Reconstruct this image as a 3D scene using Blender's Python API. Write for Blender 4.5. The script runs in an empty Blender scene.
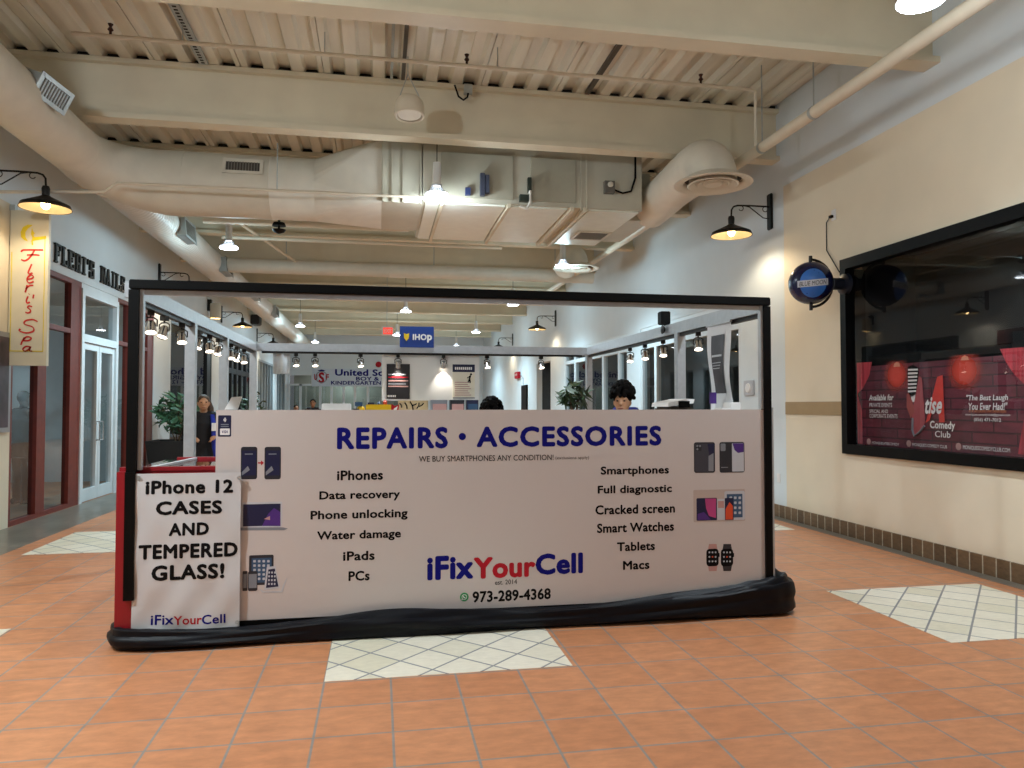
import bpy, bmesh, math, random
from mathutils import Vector, Matrix
random.seed(7)
S = bpy.context.scene
COL = S.collection
PI = math.pi
# ---------------------------------------------------------------- camera, world, exposure
FPX, YAW, PITCH, EYE = 735.0, math.radians(10.257), math.radians(1.7245), 1.5
cd = bpy.data.cameras.new('camera'); cam = bpy.data.objects.new('camera', cd); COL.objects.link(cam)
cd.sensor_width = 36; cd.lens = FPX / 1024 * 36; cd.clip_end = 200
cam.location = (0, 0, EYE); cam.rotation_euler = (PI / 2 + PITCH, 0, -YAW)
S.camera = cam
S.view_settings.view_transform = 'Standard'; S.view_settings.look = 'None'
S.view_settings.exposure = 0.28; S.view_settings.gamma = 1.0; S.view_settings.use_curve_mapping = False
w = bpy.data.worlds.new('world'); S.world = w; w.use_nodes = True
w.node_tree.nodes['Background'].inputs[0].default_value = (0.95, 0.97, 1.0, 1)
w.node_tree.nodes['Background'].inputs[1].default_value = 0.10
S.cycles.max_bounces = 8; S.cycles.diffuse_bounces = 4; S.cycles.transparent_max_bounces = 16
S.cycles.caustics_reflective = False; S.cycles.caustics_refractive = False
S.cycles.sample_clamp_indirect = 4.0
LAMP_W, WARM_W, CLIP_W = 340.0, 34.0, 6.0
COOL, FAR_COOL, WARM = (0.80, 0.915, 1.0), (0.60, 0.88, 1.0), (1.0, 0.85, 0.62)

# photograph pixel -> point on a plane of the room
_f = Vector((math.sin(YAW) * math.cos(PITCH), math.cos(YAW) * math.cos(PITCH), math.sin(PITCH)))
_r = Vector((math.cos(YAW), -math.sin(YAW), 0)); _u = _r.cross(_f)
def ray(px, py): return _f + _r * ((px - 512) / FPX) - _u * ((py - 384) / FPX)
def onY(px, py, Y): d = ray(px, py); return Vector((0, 0, EYE)) + d * (Y / d.y)
def onX(px, py, X): d = ray(px, py); return Vector((0, 0, EYE)) + d * (X / d.x)
def onZ(px, py, Z): d = ray(px, py); return Vector((0, 0, EYE)) + d * ((Z - EYE) / d.z)

# ---------------------------------------------------------------- materials
def lin(h):
    h = h.lstrip('#'); o = []
    for i in (0, 2, 4):
        c = int(h[i:i + 2], 16) / 255
        o.append(c / 12.92 if c <= 0.04045 else ((c + 0.055) / 1.055) ** 2.4)
    return (*o, 1)
MATS = {}
def mat(name, col, rough=0.6, metal=0.0, spec=0.5, var=0.06, scale=6.0, emit=0.0, bump=0.0, stretch=None):
    if name in MATS: return MATS[name]
    m = bpy.data.materials.new(name); m.use_nodes = True; MATS[name] = m
    nt = m.node_tree; b = nt.nodes['Principled BSDF']
    c = lin(col)
    b.inputs['Base Color'].default_value = c
    b.inputs['Roughness'].default_value = rough; b.inputs['Metallic'].default_value = metal
    b.inputs['Specular IOR Level'].default_value = spec
    if emit:
        b.inputs['Emission Color'].default_value = c; b.inputs['Emission Strength'].default_value = emit
    elif var or bump:
        tc = nt.nodes.new('ShaderNodeTexCoord'); n = nt.nodes.new('ShaderNodeTexNoise')
        n.inputs['Scale'].default_value = scale; n.inputs['Detail'].default_value = 4
        if stretch:
            mp = nt.nodes.new('ShaderNodeMapping'); mp.inputs['Scale'].default_value = stretch
            nt.links.new(tc.outputs['Object'], mp.inputs['Vector']); nt.links.new(mp.outputs['Vector'], n.inputs['Vector'])
        else: nt.links.new(tc.outputs['Object'], n.inputs['Vector'])
        r = nt.nodes.new('ShaderNodeValToRGB')
        r.color_ramp.elements[0].position = 0.3; r.color_ramp.elements[1].position = 0.7
        r.color_ramp.elements[0].color = tuple(x * (1 - var) for x in c[:3]) + (1,)
        r.color_ramp.elements[1].color = tuple(min(1, x * (1 + var)) for x in c[:3]) + (1,)
        nt.links.new(n.outputs['Fac'], r.inputs['Fac']); nt.links.new(r.outputs['Color'], b.inputs['Base Color'])
        if bump:
            bp = nt.nodes.new('ShaderNodeBump'); bp.inputs['Strength'].default_value = bump; bp.inputs['Distance'].default_value = 0.02
            nt.links.new(n.outputs['Fac'], bp.inputs['Height']); nt.links.new(bp.outputs['Normal'], b.inputs['Normal'])
    return m
def glass_mat(name, tint=(0.86, 0.9, 0.9), ior=1.5, rough=0.0):
    m = bpy.data.materials.new(name); m.use_nodes = True; MATS[name] = m
    nt = m.node_tree; nt.nodes.remove(nt.nodes['Principled BSDF'])
    lw = nt.nodes.new('ShaderNodeLayerWeight'); lw.inputs[0].default_value = 0.5
    pw_ = nt.nodes.new('ShaderNodeMath'); pw_.operation = 'POWER'; pw_.inputs[1].default_value = 5; nt.links.new(lw.outputs['Facing'], pw_.inputs[0])
    f0 = 2 * ((ior - 1) / (ior + 1)) ** 2
    fr = nt.nodes.new('ShaderNodeMath'); fr.operation = 'MULTIPLY_ADD'; fr.inputs[1].default_value = 1 - f0; fr.inputs[2].default_value = f0; nt.links.new(pw_.outputs[0], fr.inputs[0])
    t = nt.nodes.new('ShaderNodeBsdfTransparent'); t.inputs[0].default_value = (*tint, 1)
    g = nt.nodes.new('ShaderNodeBsdfGlossy'); g.inputs['Roughness'].default_value = rough
    mx = nt.nodes.new('ShaderNodeMixShader')
    nt.links.new(fr.outputs[0], mx.inputs[0]); nt.links.new(t.outputs[0], mx.inputs[1]); nt.links.new(g.outputs[0], mx.inputs[2])
    nt.links.new(mx.outputs[0], nt.nodes['Material Output'].inputs[0])
    return m
def tile_mat(name, c1, c2, grout, bw, bh, mortar, off=(0, 0, 0), rot=0, rough=0.4, axes='xy', noise=0.2, nscale=9.0, offset=0.0, bump=0.15):
    m = bpy.data.materials.new(name); m.use_nodes = True; MATS[name] = m
    nt = m.node_tree; b = nt.nodes['Principled BSDF']; L = nt.links.new
    geo = nt.nodes.new('ShaderNodeNewGeometry')
    src = geo.outputs['Position']
    if axes == 'yz':
        sp = nt.nodes.new('ShaderNodeSeparateXYZ'); cb = nt.nodes.new('ShaderNodeCombineXYZ')
        L(src, sp.inputs[0]); L(sp.outputs[1], cb.inputs[0]); L(sp.outputs[2], cb.inputs[1]); src = cb.outputs[0]
    mp = nt.nodes.new('ShaderNodeMapping'); mp.inputs['Location'].default_value = off; mp.inputs['Rotation'].default_value = (0, 0, rot)
    L(src, mp.inputs['Vector'])
    br = nt.nodes.new('ShaderNodeTexBrick'); br.offset = offset; br.squash = 1
    br.inputs['Scale'].default_value = 1; br.inputs['Brick Width'].default_value = bw; br.inputs['Row Height'].default_value = bh
    br.inputs['Mortar Size'].default_value = mortar; br.inputs['Mortar Smooth'].default_value = 0.1; br.inputs['Bias'].default_value = 0
    br.inputs['Color1'].default_value = lin(c1); br.inputs['Color2'].default_value = lin(c2); br.inputs['Mortar'].default_value = lin(grout)
    L(mp.outputs[0], br.inputs['Vector'])
    n = nt.nodes.new('ShaderNodeTexNoise'); n.inputs['Scale'].default_value = nscale; n.inputs['Detail'].default_value = 6; n.inputs['Roughness'].default_value = 0.65
    m2 = nt.nodes.new('ShaderNodeMapping'); m2.inputs['Scale'].default_value = (1, 2.2, 1); L(src, m2.inputs['Vector']); L(m2.outputs[0], n.inputs['Vector'])
    rp = nt.nodes.new('ShaderNodeValToRGB')
    rp.color_ramp.elements[0].position = 0.3; rp.color_ramp.elements[1].position = 0.7
    rp.color_ramp.elements[0].color = (1 - noise,) * 3 + (1,); rp.color_ramp.elements[1].color = (1 + noise * .6,) * 3 + (1,)
    L(n.outputs['Fac'], rp.inputs['Fac'])
    mx = nt.nodes.new('ShaderNodeMix'); mx.data_type = 'RGBA'; mx.blend_type = 'MULTIPLY'; mx.inputs['Factor'].default_value = 1
    L(br.outputs['Color'], mx.inputs[6]); L(rp.outputs['Color'], mx.inputs[7]); L(mx.outputs[2], b.inputs['Base Color'])
    b.inputs['Roughness'].default_value = rough
    if bump:
        bp = nt.nodes.new('ShaderNodeBump'); bp.inputs['Strength'].default_value = bump; bp.inputs['Distance'].default_value = 0.004
        inv = nt.nodes.new('ShaderNodeMath'); inv.operation = 'SUBTRACT'; L(n.outputs['Fac'], inv.inputs[0]); L(br.outputs['Fac'], inv.inputs[1])
        L(inv.outputs[0], bp.inputs['Height']); L(bp.outputs['Normal'], b.inputs['Normal'])
    return m

WHITE = mat('white_wall_paint', '#d6dee2', 0.7, var=0.02, scale=2)
TAN = mat('tan_wall_paint', '#e4d7bf', 0.65, var=0.04, scale=1.5)
CREAM = mat('cream_wall_paint', '#d8ccb4', 0.65, var=0.03, scale=1.5)
BAND = mat('brown_stripe_paint', '#a68e69', 0.65, var=0.04)
STEEL = mat('cream_painted_steel', '#d9d0b8', 0.55, var=0.05, scale=2)
DECK = mat('painted_metal_deck', '#dfd9c8', 0.5, var=0.09, scale=3, stretch=(2, .25, 2))
DUCT = mat('cream_painted_duct', '#dad4c5', 0.5, var=0.05, scale=4, bump=0.12)
SPIRAL = mat('pale_spiral_duct', '#dcdad2', 0.4, var=0.03)
AHUM = mat('grey_cream_sheet_metal', '#c2bfae', 0.45, var=0.06, scale=3)
GALV = mat('galvanised_metal', '#aeb3b2', 0.4, metal=0.6, var=0.08)
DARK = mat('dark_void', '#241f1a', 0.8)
BLACK = mat('black_satin', '#030303', 0.5, spec=0.15, var=0.15)
IRON = mat('black_wrought_iron', '#17140f', 0.45, metal=0.3, var=0.2)
SHADEIN = mat('cream_enamel', '#f3ead2', 0.4)
ALU = mat('brushed_aluminium', '#b9bdc1', 0.38, metal=0.55, var=0.06, scale=20)
CHROME = mat('chrome', '#d5d7d8', 0.18, metal=1.0, var=0.03)
REDWOOD = mat('red_painted_wood', '#6b2215', 0.45, var=0.15, scale=12)
RED = mat('red_lacquer', '#8e1620', 0.35, var=0.06)
WFRAME = mat('white_aluminium', '#d3d9dc', 0.4, var=0.03)
GFRAME = mat('grey_aluminium', '#9aa3a8', 0.4, var=0.05)
PANEL = mat('white_laminate', '#c6bdb9', 0.35, var=0.015, scale=1.5)
VINYL = mat('white_vinyl', '#c6c6c7', 0.33, var=0.0)
NAVY = mat('navy_print', '#0c0e6e', 0.6, spec=.15); PBLACK = mat('black_print', '#080708', 0.6, spec=.15); PRED = mat('red_print', '#ad1a28', 0.6, spec=.2)
PGREEN = mat('green_print', '#1c8a4c', 0.5); PWHITE = mat('white_print', '#e6e4e2', 0.5)
PGREY = mat('grey_print', '#7c7f86', 0.5); PDARK = mat('charcoal_print', '#26272e', 0.4); PPURP = mat('purple_print', '#4a2a78', 0.4)
PBLUE = mat('steel_blue_print', '#31506f', 0.4); PPINK = mat('magenta_print', '#b3407a', 0.4); PORNG = mat('orange_print', '#cf4a2a', 0.4)
PNIGHT = mat('night_blue_print', '#171c3e', 0.4); PROSE = mat('rose_print', '#b58a84', 0.5); PSILV = mat('silver_print', '#b9bcc2', 0.4)
CLOTH = mat('black_satin_cloth', '#04050c', 0.5, spec=.22, var=0.2, scale=10)
LENS = mat('lit_lamp_lens', '#f2f7ff', emit=14.0)
WBULB = mat('lit_warm_bulb', '#ffd795', emit=18.0)
CLIPL = mat('lit_spot_lens', '#ffefd8', emit=5.0)
GLOBEG = mat('clear_ribbed_refractor', '#eef3f7', 0.15, var=0.02)
MATS['clear_ribbed_refractor'].node_tree.nodes['Principled BSDF'].inputs['Transmission Weight'].default_value = 0.75
GLASS = glass_mat('storefront_glass', (0.66, 0.73, 0.74), 1.56)
CGLASS = glass_mat('display_glass', (0.93, 0.96, 0.95), 1.45)
DGLASS = glass_mat('poster_window_glass', (0.9, 0.91, 0.92), 1.42)
FLOORM = tile_mat('terracotta_tiles', '#c98960', '#bf7f57', '#8d8781', 0.356, 0.338, 0.006, off=(0.284 + 3.56, -4.15 + 13.52, 0), noise=0.21, nscale=7, rough=0.36)
INLAYM = tile_mat('cream_diamond_tiles', '#ece5d3', '#dcd5bd', '#85878a', 0.2475, 0.2475, 0.007, off=(0.06, 0.0, 0), rot=PI / 4, noise=0.1, nscale=14, rough=0.35)
GREYM = tile_mat('grey_border_tiles', '#7b7469', '#6f695f', '#5d5750', 0.3, 0.3, 0.004, noise=0.18, rough=0.3)
BASEM = tile_mat('brown_base_tiles', '#80664a', '#6b543b', '#c2b8a3', 0.148, 0.2, 0.007, off=(0, 0.025, 0), axes='yz', noise=0.3, nscale=16, rough=0.45)
SKIN = mat('skin', '#9a6a4c', 0.55, var=0.05); SKIN2 = mat('light_brown_skin', '#b98a68', 0.55, var=0.05)
HAIR = mat('black_hair', '#0c0908', 0.8, spec=.1, var=0.3, scale=40); BHAIR = mat('dark_brown_hair', '#4a3624', 0.7, var=0.3, scale=40)
FBLACK = mat('black_fabric', '#111014', 0.85, var=0.2); FBLUE = mat('royal_blue_fabric', '#1d2f9c', 0.8, var=0.1)
FNAVY = mat('navy_fabric', '#25255e', 0.85, var=0.15); FWINE = mat('patterned_wine_fabric', '#4a2530', 0.85, var=0.6, scale=60); FGREY = mat('grey_fabric', '#55565a', 0.85, var=0.15)
LEAF = mat('green_leaf', '#335539', 0.5, var=0.35, scale=18); DLEAF = mat('dark_green_leaf', '#26401f', 0.5, var=0.35, scale=18)
BARK = mat('brown_bark', '#4d3b2a', 0.8, var=0.2); PLANTER = mat('dark_planter', '#1d1a19', 0.5, var=0.15); SOIL = mat('soil', '#2a1e15', 0.95, var=0.3, scale=30)

# ---------------------------------------------------------------- mesh helpers
ORG = {}
class MB:
    def __init__(s): s.v = []; s.f = []; s.m = []
    def add(s, vs, fs, m=0):
        o = len(s.v); s.v += [tuple(v) for v in vs]
        for f in fs: s.f.append([i + o for i in f]); s.m.append(m)
        return s
    def box(s, x0, x1, y0, y1, z0, z1, m=0):
        vs = [(x, y, z) for x in (x0, x1) for y in (y0, y1) for z in (z0, z1)]
        return s.add(vs, [(0, 1, 3, 2), (4, 6, 7, 5), (0, 4, 5, 1), (2, 3, 7, 6), (0, 2, 6, 4), (1, 5, 7, 3)], m)
    def quad(s, a, b, c, d, m=0): return s.add([a, b, c, d], [(0, 1, 2, 3)], m)
    def prism(s, poly, off, m=0):
        n = len(poly); off = Vector(off)
        vs = [Vector(p) for p in poly] + [Vector(p) + off for p in poly]
        fs = [list(range(n)), list(range(2 * n - 1, n - 1, -1))] + [(i, i + n, (i + 1) % n + n, (i + 1) % n) for i in range(n)]
        return s.add(vs, fs, m)
    def tube(s, pts, r, n=10, m=0, cap=True):
        pts = [Vector(p) for p in pts]; k = len(pts)
        rs = r if isinstance(r, (list, tuple)) else [r] * k
        t0 = (pts[1] - pts[0]).normalized()
        a = t0.orthogonal().normalized(); vs = []
        for i in range(k):
            t = ((pts[min(i + 1, k - 1)] - pts[i]).normalized() + (pts[i] - pts[max(i - 1, 0)]).normalized())
            t = t.normalized() if t.length > 1e-6 else t0
            a = (a - t * a.dot(t)); a = a.normalized() if a.length > 1e-6 else t.orthogonal().normalized()
            b = t.cross(a)
            for j in range(n):
                th = 2 * PI * j / n; vs.append(pts[i] + (a * math.cos(th) + b * math.sin(th)) * rs[i])
        fs = [(i * n + j, i * n + (j + 1) % n, (i + 1) * n + (j + 1) % n, (i + 1) * n + j) for i in range(k - 1) for j in range(n)]
        if cap: fs += [list(range(n - 1, -1, -1)), list(range((k - 1) * n, k * n))]
        return s.add(vs, fs, m)
    def lathe(s, prof, o=(0, 0, 0), ax=(0, 0, 1), n=28, m=0, close=False):
        o = Vector(o); ax = Vector(ax).normalized(); a = ax.orthogonal().normalized(); b = ax.cross(a); vs = []; k = len(prof)
        for r, h in prof:
            for j in range(n):
                th = 2 * PI * j / n; vs.append(o + ax * h + (a * math.cos(th) + b * math.sin(th)) * max(r, 1e-4))
        fs = [(i * n + j, i * n + (j + 1) % n, (i + 1) * n + (j + 1) % n, (i + 1) * n + j) for i in range(k - 1) for j in range(n)]
        if close: fs += [list(range(n - 1, -1, -1)), list(range((k - 1) * n, k * n))]
        return s.add(vs, fs, m)
    def ball(s, c, r, n=16, k=10, m=0):
        r = r if isinstance(r, (tuple, list)) else (r, r, r); c = Vector(c); vs = []
        for i in range(k + 1):
            ph = PI * i / k
            for j in range(n):
                th = 2 * PI * j / n
                vs.append(c + Vector((r[0] * max(math.sin(ph), 1e-3) * math.cos(th), r[1] * max(math.sin(ph), 1e-3) * math.sin(th), r[2] * math.cos(ph))))
        fs = [(i * n + j, (i + 1) * n + j, (i + 1) * n + (j + 1) % n, i * n + (j + 1) % n) for i in range(k) for j in range(n)]
        return s.add(vs, fs, m)
    def sheet(s, F, nu, nv, m=0):
        vs = [F(i / nu, j / nv) for j in range(nv + 1) for i in range(nu + 1)]
        fs = [(j * (nu + 1) + i, j * (nu + 1) + i + 1, (j + 1) * (nu + 1) + i + 1, (j + 1) * (nu + 1) + i) for j in range(nv) for i in range(nu)]
        return s.add(vs, fs, m)
    def build(s, name, mats, parent=None, smooth=False, bevel=0.0):
        me = bpy.data.meshes.new(name); mats = mats if isinstance(mats, (list, tuple)) else [mats]
        if parent is not None: org = ORG[parent.name]
        else:
            xs, ys, zs = zip(*s.v); org = Vector(((min(xs) + max(xs)) / 2, (min(ys) + max(ys)) / 2, min(zs)))
        me.from_pydata([Vector(v) - org for v in s.v], [], s.f)
        for x in mats: me.materials.append(x)
        if len(mats) > 1: me.polygons.foreach_set('material_index', s.m)
        bm = bmesh.new(); bm.from_mesh(me); bmesh.ops.recalc_face_normals(bm, faces=bm.faces)
        if bevel: bmesh.ops.bevel(bm, geom=bm.edges[:], offset=bevel, segments=2, affect='EDGES', clamp_overlap=True)
        bm.to_mesh(me); bm.free()
        if smooth: me.shade_smooth(); me.set_sharp_from_angle(angle=math.radians(40))
        me.update(); return link(name, me, org, parent)
def link(name, me, org, parent):
    o = bpy.data.objects.new(name, me); COL.objects.link(o)
    if parent is not None: o.parent = parent
    else: o.location = org
    ORG[o.name] = Vector(org); return o
def tag(o, label, cat, group=None):
    o['label'] = label; o['category'] = cat
    if group: o['group'] = group
    return o
def thing(name, label, cat, loc=(0, 0, 0), group=None):
    o = bpy.data.objects.new(name, None); COL.objects.link(o); o.location = loc; o.empty_display_size = 0.1
    ORG[o.name] = Vector(loc); return tag(o, label, cat, group)
def struct(o): o['kind'] = 'structure'; return o
def stuff(o): o['kind'] = 'stuff'; return o
def dup(root, loc, rotz=0, label=None, scale=None):
    kids = {}
    for o in COL.objects: kids.setdefault(o.parent, []).append(o)
    def rec(o, par):
        c = o.copy(); COL.objects.link(c)
        if par is not None: c.parent = par
        for k in kids.get(o, []): rec(k, c)
        return c
    r = rec(root, None); r.location = loc; r.rotation_euler = (0, 0, rotz)
    if scale: r.scale = scale
    if label: r['label'] = label
    ORG[r.name] = Vector(loc); return r
def lamp_light(name, loc, power, col, radius=0.1, spot=None, aim=None, blend=0.6):
    d = bpy.data.lights.new(name, 'SPOT' if spot else 'POINT'); d.energy = power; d.color = col; d.shadow_soft_size = radius
    if spot: d.spot_size = math.radians(spot); d.spot_blend = blend
    o = bpy.data.objects.new(name, d); COL.objects.link(o); o.location = loc
    if aim is not None: o.rotation_euler = (Vector(aim) - Vector(loc)).to_track_quat('-Z', 'Y').to_euler()
    return o
_tc = {}
def plain_text(s, shear, space):
    key = (s, shear, space)
    if key not in _tc:
        c = bpy.data.curves.new('lettering', 'FONT'); c.body = s; c.shear = shear; c.resolution_u = 3; c.space_character = space
        o = bpy.data.objects.new('lettering', c); me = bpy.data.meshes.new_from_object(o)
        vs = [(v.co.x, v.co.y) for v in me.vertices]; fs = [list(p.vertices) for p in me.polygons]
        bpy.data.objects.remove(o); bpy.data.meshes.remove(me); bpy.data.curves.remove(c)
        _tc[key] = (vs, fs)
    return _tc[key]
def text_geo(s, bold, shear, space):
    v0_, f0_ = plain_text(s, shear, space + bold * 1.2)
    if bold < .004: return v0_, f0_, [0] * len(v0_)
    vs, fs, lv = [], [], []
    for k in range(9):
        dx, dy = (0, 0) if k == 8 else (bold * math.cos(k * PI / 4), bold * math.sin(k * PI / 4))
        fs += [[i + len(vs) for i in f] for f in f0_]; vs += [(x + dx, y + dy) for x, y in v0_]; lv += [k] * len(v0_)
    return vs, fs, lv
def put_text(mb, s, F, u0, u1, v0, v1, bold=0.0, shear=0.0, m=0, space=1.0):
    vs, fs, lv = text_geo(s, bold, shear, space)
    if not vs: return mb
    xs, ys = zip(*vs); a, b, c, d = min(xs), max(xs), min(ys), max(ys)
    o = Vector(F(u0, v0)); n = (Vector(F(u0 + 1, v0)) - o).cross(Vector(F(u0, v0 + 1)) - o).normalized()   # layers of the heavy print lie a hair apart
    return mb.add([Vector(F(u0 + (x - a) / (b - a) * (u1 - u0), v0 + (y - c) / (d - c) * (v1 - v0))) + n * (.00003 * k) for (x, y), k in zip(vs, lv)], fs, m)
# text / pictures on the plane y = Y given by their pixel box in the photograph
def box_onY(x0, y0, x1, y1, Y):
    a, b = onY(x0, (y0 + y1) / 2, Y), onY(x1, (y0 + y1) / 2, Y); t, o = onY((x0 + x1) / 2, y0, Y), onY((x0 + x1) / 2, y1, Y)
    return a.x, b.x, o.z, t.z
def box_onX(x0, y0, x1, y1, X):   # u runs along -y on the right wall
    a, b = onX(x0, (y0 + y1) / 2, X), onX(x1, (y0 + y1) / 2, X); t, o = onX((x0 + x1) / 2, y0, X), onX((x0 + x1) / 2, y1, X)
    return -a.y, -b.y, o.z, t.z
def text_Y(name, s, px, Y, m, parent, bold=0.0, shear=0.0, space=1.0, surf=None):
    u0, u1, v0, v1 = box_onY(*px, Y)
    return put_text(MB(), s, surf or (lambda u, v: (u, Y, v)), u0, u1, v0, v1, bold, shear, 0, space).build(name, m, parent)
def text_X(name, s, px, X, m, parent, bold=0.0, shear=0.0):
    u0, u1, v0, v1 = box_onX(*px, X)
    return put_text(MB(), s, lambda u, v: (X, -u, v), u0, u1, v0, v1, bold, shear).build(name, m, parent)

# ---------------------------------------------------------------- the room
XL, XR, YB, YE, ZD = -4.5, 5.35, -5.0, 38.0, 5.56
struct(MB().box(XL - 4.2, XR + 4.2, YB, YE + 4, -0.12, 0).build('floor', FLOORM))
for n, (x0, x1, y0, y1) in enumerate(((-0.285, 1.11, 4.165, 5.45), (3.58, 4.98, 4.135, 5.46), (-3.54, -2.14, 8.22, 9.58), (-3.84, -2.43, 4.15, 5.52), (3.58, 4.98, 8.22, 9.58))):
    struct(MB().box(x0, x1, y0, y1, -0.01, 0.0015).build('floor_inlay', INLAYM))
struct(MB().box(XL, -3.74, YB, YE, -0.01, 0.001).build('floor_border', GREYM))
struct(MB().box(5.18, XR, YB, 22.5, -0.01, 0.001).build('floor_border', GREYM))

# ceiling deck: trapezoid ribs along the hall
prof = []
x = XL - 0.1; k = 0; P = 0.322
while x < XR + 0.1:
    prof += [(x, 0), (x + 0.135, 0), (x + 0.165, 0.07), (x + 0.29, 0.07), (x + P, 0)]
    if k % 3 == 0: prof[-4:-4] = [(x + 0.05, 0), (x + 0.05, 0.05), (x + 0.06, 0.05), (x + 0.06, 0)]
    x += P; k += 1
mb = MB()
for (xa, za), (xb, zb) in zip(prof, prof[1:]):
    if xb - xa > 1e-6 or abs(zb - za) > 1e-6: mb.quad((xa, YB, ZD + za), (xb, YB, ZD + zb), (xb, YE, ZD + zb), (xa, YE, ZD + za))
mb.quad((XL - .2, YB, ZD + .16), (XR + .2, YB, ZD + .16), (XR + .2, YE, ZD + .16), (XL - .2, YE, ZD + .16))
struct(mb.build('ceiling', DECK))
BEAMS = [3.4 - 2.9, 3.4, 6.3] + [9.2 + 2.9 * i for i in range(10)]
for y in BEAMS:
    b = MB().box(XL, XR, y - 0.012, y + 0.012, 4.9, 5.5).box(XL, XR, y - 0.11, y + 0.11, 4.84, 4.9).box(XL, XR, y - 0.09, y + 0.09, 5.5, 5.555)
    o = struct(b.build('ceiling_beam', STEEL))
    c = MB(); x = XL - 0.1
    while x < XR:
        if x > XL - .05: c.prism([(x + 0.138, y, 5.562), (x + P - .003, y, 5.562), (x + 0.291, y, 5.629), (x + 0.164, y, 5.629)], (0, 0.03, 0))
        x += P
    struct(c.build('flute_shade', DARK, o))  # dark blocks stand in for the shade inside the open flutes

def wall_cells(name, X, t, ys, zs, fn, mats, ax='x'):
    mb = MB()
    for y0, y1 in zip(ys, ys[1:]):
        for z0, z1 in zip(zs, zs[1:]):
            m = fn((y0 + y1) / 2, (z0 + z1) / 2)
            if m is not None:
                if ax == 'x': mb.box(min(X, X + t), max(X, X + t), y0, y1, z0, z1, m)
                else: mb.box(y0, y1, min(X, X + t), max(X, X + t), z0, z1, m)
    return struct(mb.build(name, mats))
HOLES_R = [(2.6, 7.68, 1.03, 3.14), (10.24, 14.55, 0.05, 3.1), (15.34, 20.9, 0.05, 3.1), (22.7, 24.8, 0, 2.95)]
def fr(y, z):
    for a, b, c, d in HOLES_R:
        if a < y < b and c < z < d: return None
    return 0 if (y < 9.02 and z < 4.46) else 1
wall_cells('wall_right', XR, 0.2, [YB, 2.6, 7.68, 9.02, 10.24, 14.55, 15.34, 20.9, 22.7, 24.8, YE], [0, 0.05, 1.03, 2.95, 3.1, 3.14, 4.46, 5.72], fr, [TAN, WHITE])
HOLES_L = [(10.08, 15.93, 0, 3.4), (17.16, 21.2, 0.05, 3.4), (22.9, 27.7, 0, 3.35), (29.0, 33.1, 0.05, 3.3), (34.2, 37.2, 0.05, 3.3)]
def fl(y, z):
    for a, b, c, d in HOLES_L:
        if a < y < b and c < z < d: return None
    return 0 if (y < 10.08 and z < 4.0) else 1
wall_cells('wall_left', XL, -0.2, [YB, 10.08, 15.93, 17.16, 21.2, 22.9, 27.7, 29.0, 33.1, 34.2, 37.2, YE], [0, 0.05, 3.3, 3.35, 3.4, 4.0, 5.72], fl, [CREAM, WHITE])
struct(MB().box(5.328, XR, YB, 10.2, 0, 0.165).build('baseboard_right', BASEM))
for i, (a, b) in enumerate(((7.78, 9.02), (YB, 2.5))):
    struct(MB().box(5.344, XR, a, b, 1.39, 1.555).build('trim_%d' % (i + 1), BAND))
# shops behind the glass
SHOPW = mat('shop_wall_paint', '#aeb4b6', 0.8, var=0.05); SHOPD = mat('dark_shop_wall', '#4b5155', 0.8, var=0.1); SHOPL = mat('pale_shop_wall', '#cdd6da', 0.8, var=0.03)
def shop(name, x0, x1, y0, y1, z1, m):
    b = MB(); t = 0.06
    xf = x1 if abs(x1) > abs(x0) else x0
    b.box(min(xf, xf + math.copysign(t, xf)), max(xf, xf + math.copysign(t, xf)), y0, y1, 0, z1)
    b.box(x0, x1, y0 - t, y0, 0, z1); b.box(x0, x1, y1, y1 + t, 0, z1); b.box(x0, x1, y0, y1, z1, z1 + t)
    return struct(b.build(name, m))
shop('wall_salon', -8.4, XL - 0.2, 10.0, 16.0, 3.5, SHOPL)
shop('wall_shop', -8.4, XL - 0.2, 17.1, 21.3, 3.5, SHOPD)
shop('wall_shop', -8.4, XL - 0.2, 22.8, 33.2, 3.5, SHOPW)
shop('wall_shop', -8.4, XL - 0.2, 34.1, 37.3, 3.5, SHOPW)
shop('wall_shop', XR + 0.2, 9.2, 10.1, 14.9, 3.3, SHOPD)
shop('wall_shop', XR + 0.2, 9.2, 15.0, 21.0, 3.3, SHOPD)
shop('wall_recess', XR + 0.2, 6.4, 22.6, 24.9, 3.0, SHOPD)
shop('wall_display', XR + 0.2, 6.3, 2.5, 7.75, 3.3, mat('black_display_lining', '#17181a', 0.7, var=0.1))

WN = [0]
def storefront(side, ya, yb, z0, z1, mull, fm, w=0.06, transom=None, gm=None, glass_gap=None, sill=0.06, inset=0.06):
    WN[0] += 1
    X = (XR + inset) if side > 0 else (XL - inset); d = 0.05
    b = MB()
    b.box(X - d, X + d, ya, yb, z1 - w, z1).box(X - d, X + d, ya, yb, z0, z0 + sill)
    for y in [ya + w / 2, yb - w / 2]: b.box(X - d, X + d, y - w / 2, y + w / 2, z0 + sill, z1 - w)
    for y in mull:
        ww = w
        if isinstance(y, tuple): y, ww = y
        b.box(X - d * .95, X + d * .95, y - ww / 2, y + ww / 2, z0 + sill, z1 - w)
    if transom: b.box(X - d * .9, X + d * .9, ya + w, yb - w, transom - w / 2, transom + w / 2)
    o = struct(b.build('window_%d' % WN[0], fm))
    struct(MB().quad((X, ya, z0), (X, yb, z0), (X, yb, z1), (X, ya, z1)).build('glass', gm or GLASS, o))
    return o
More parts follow.
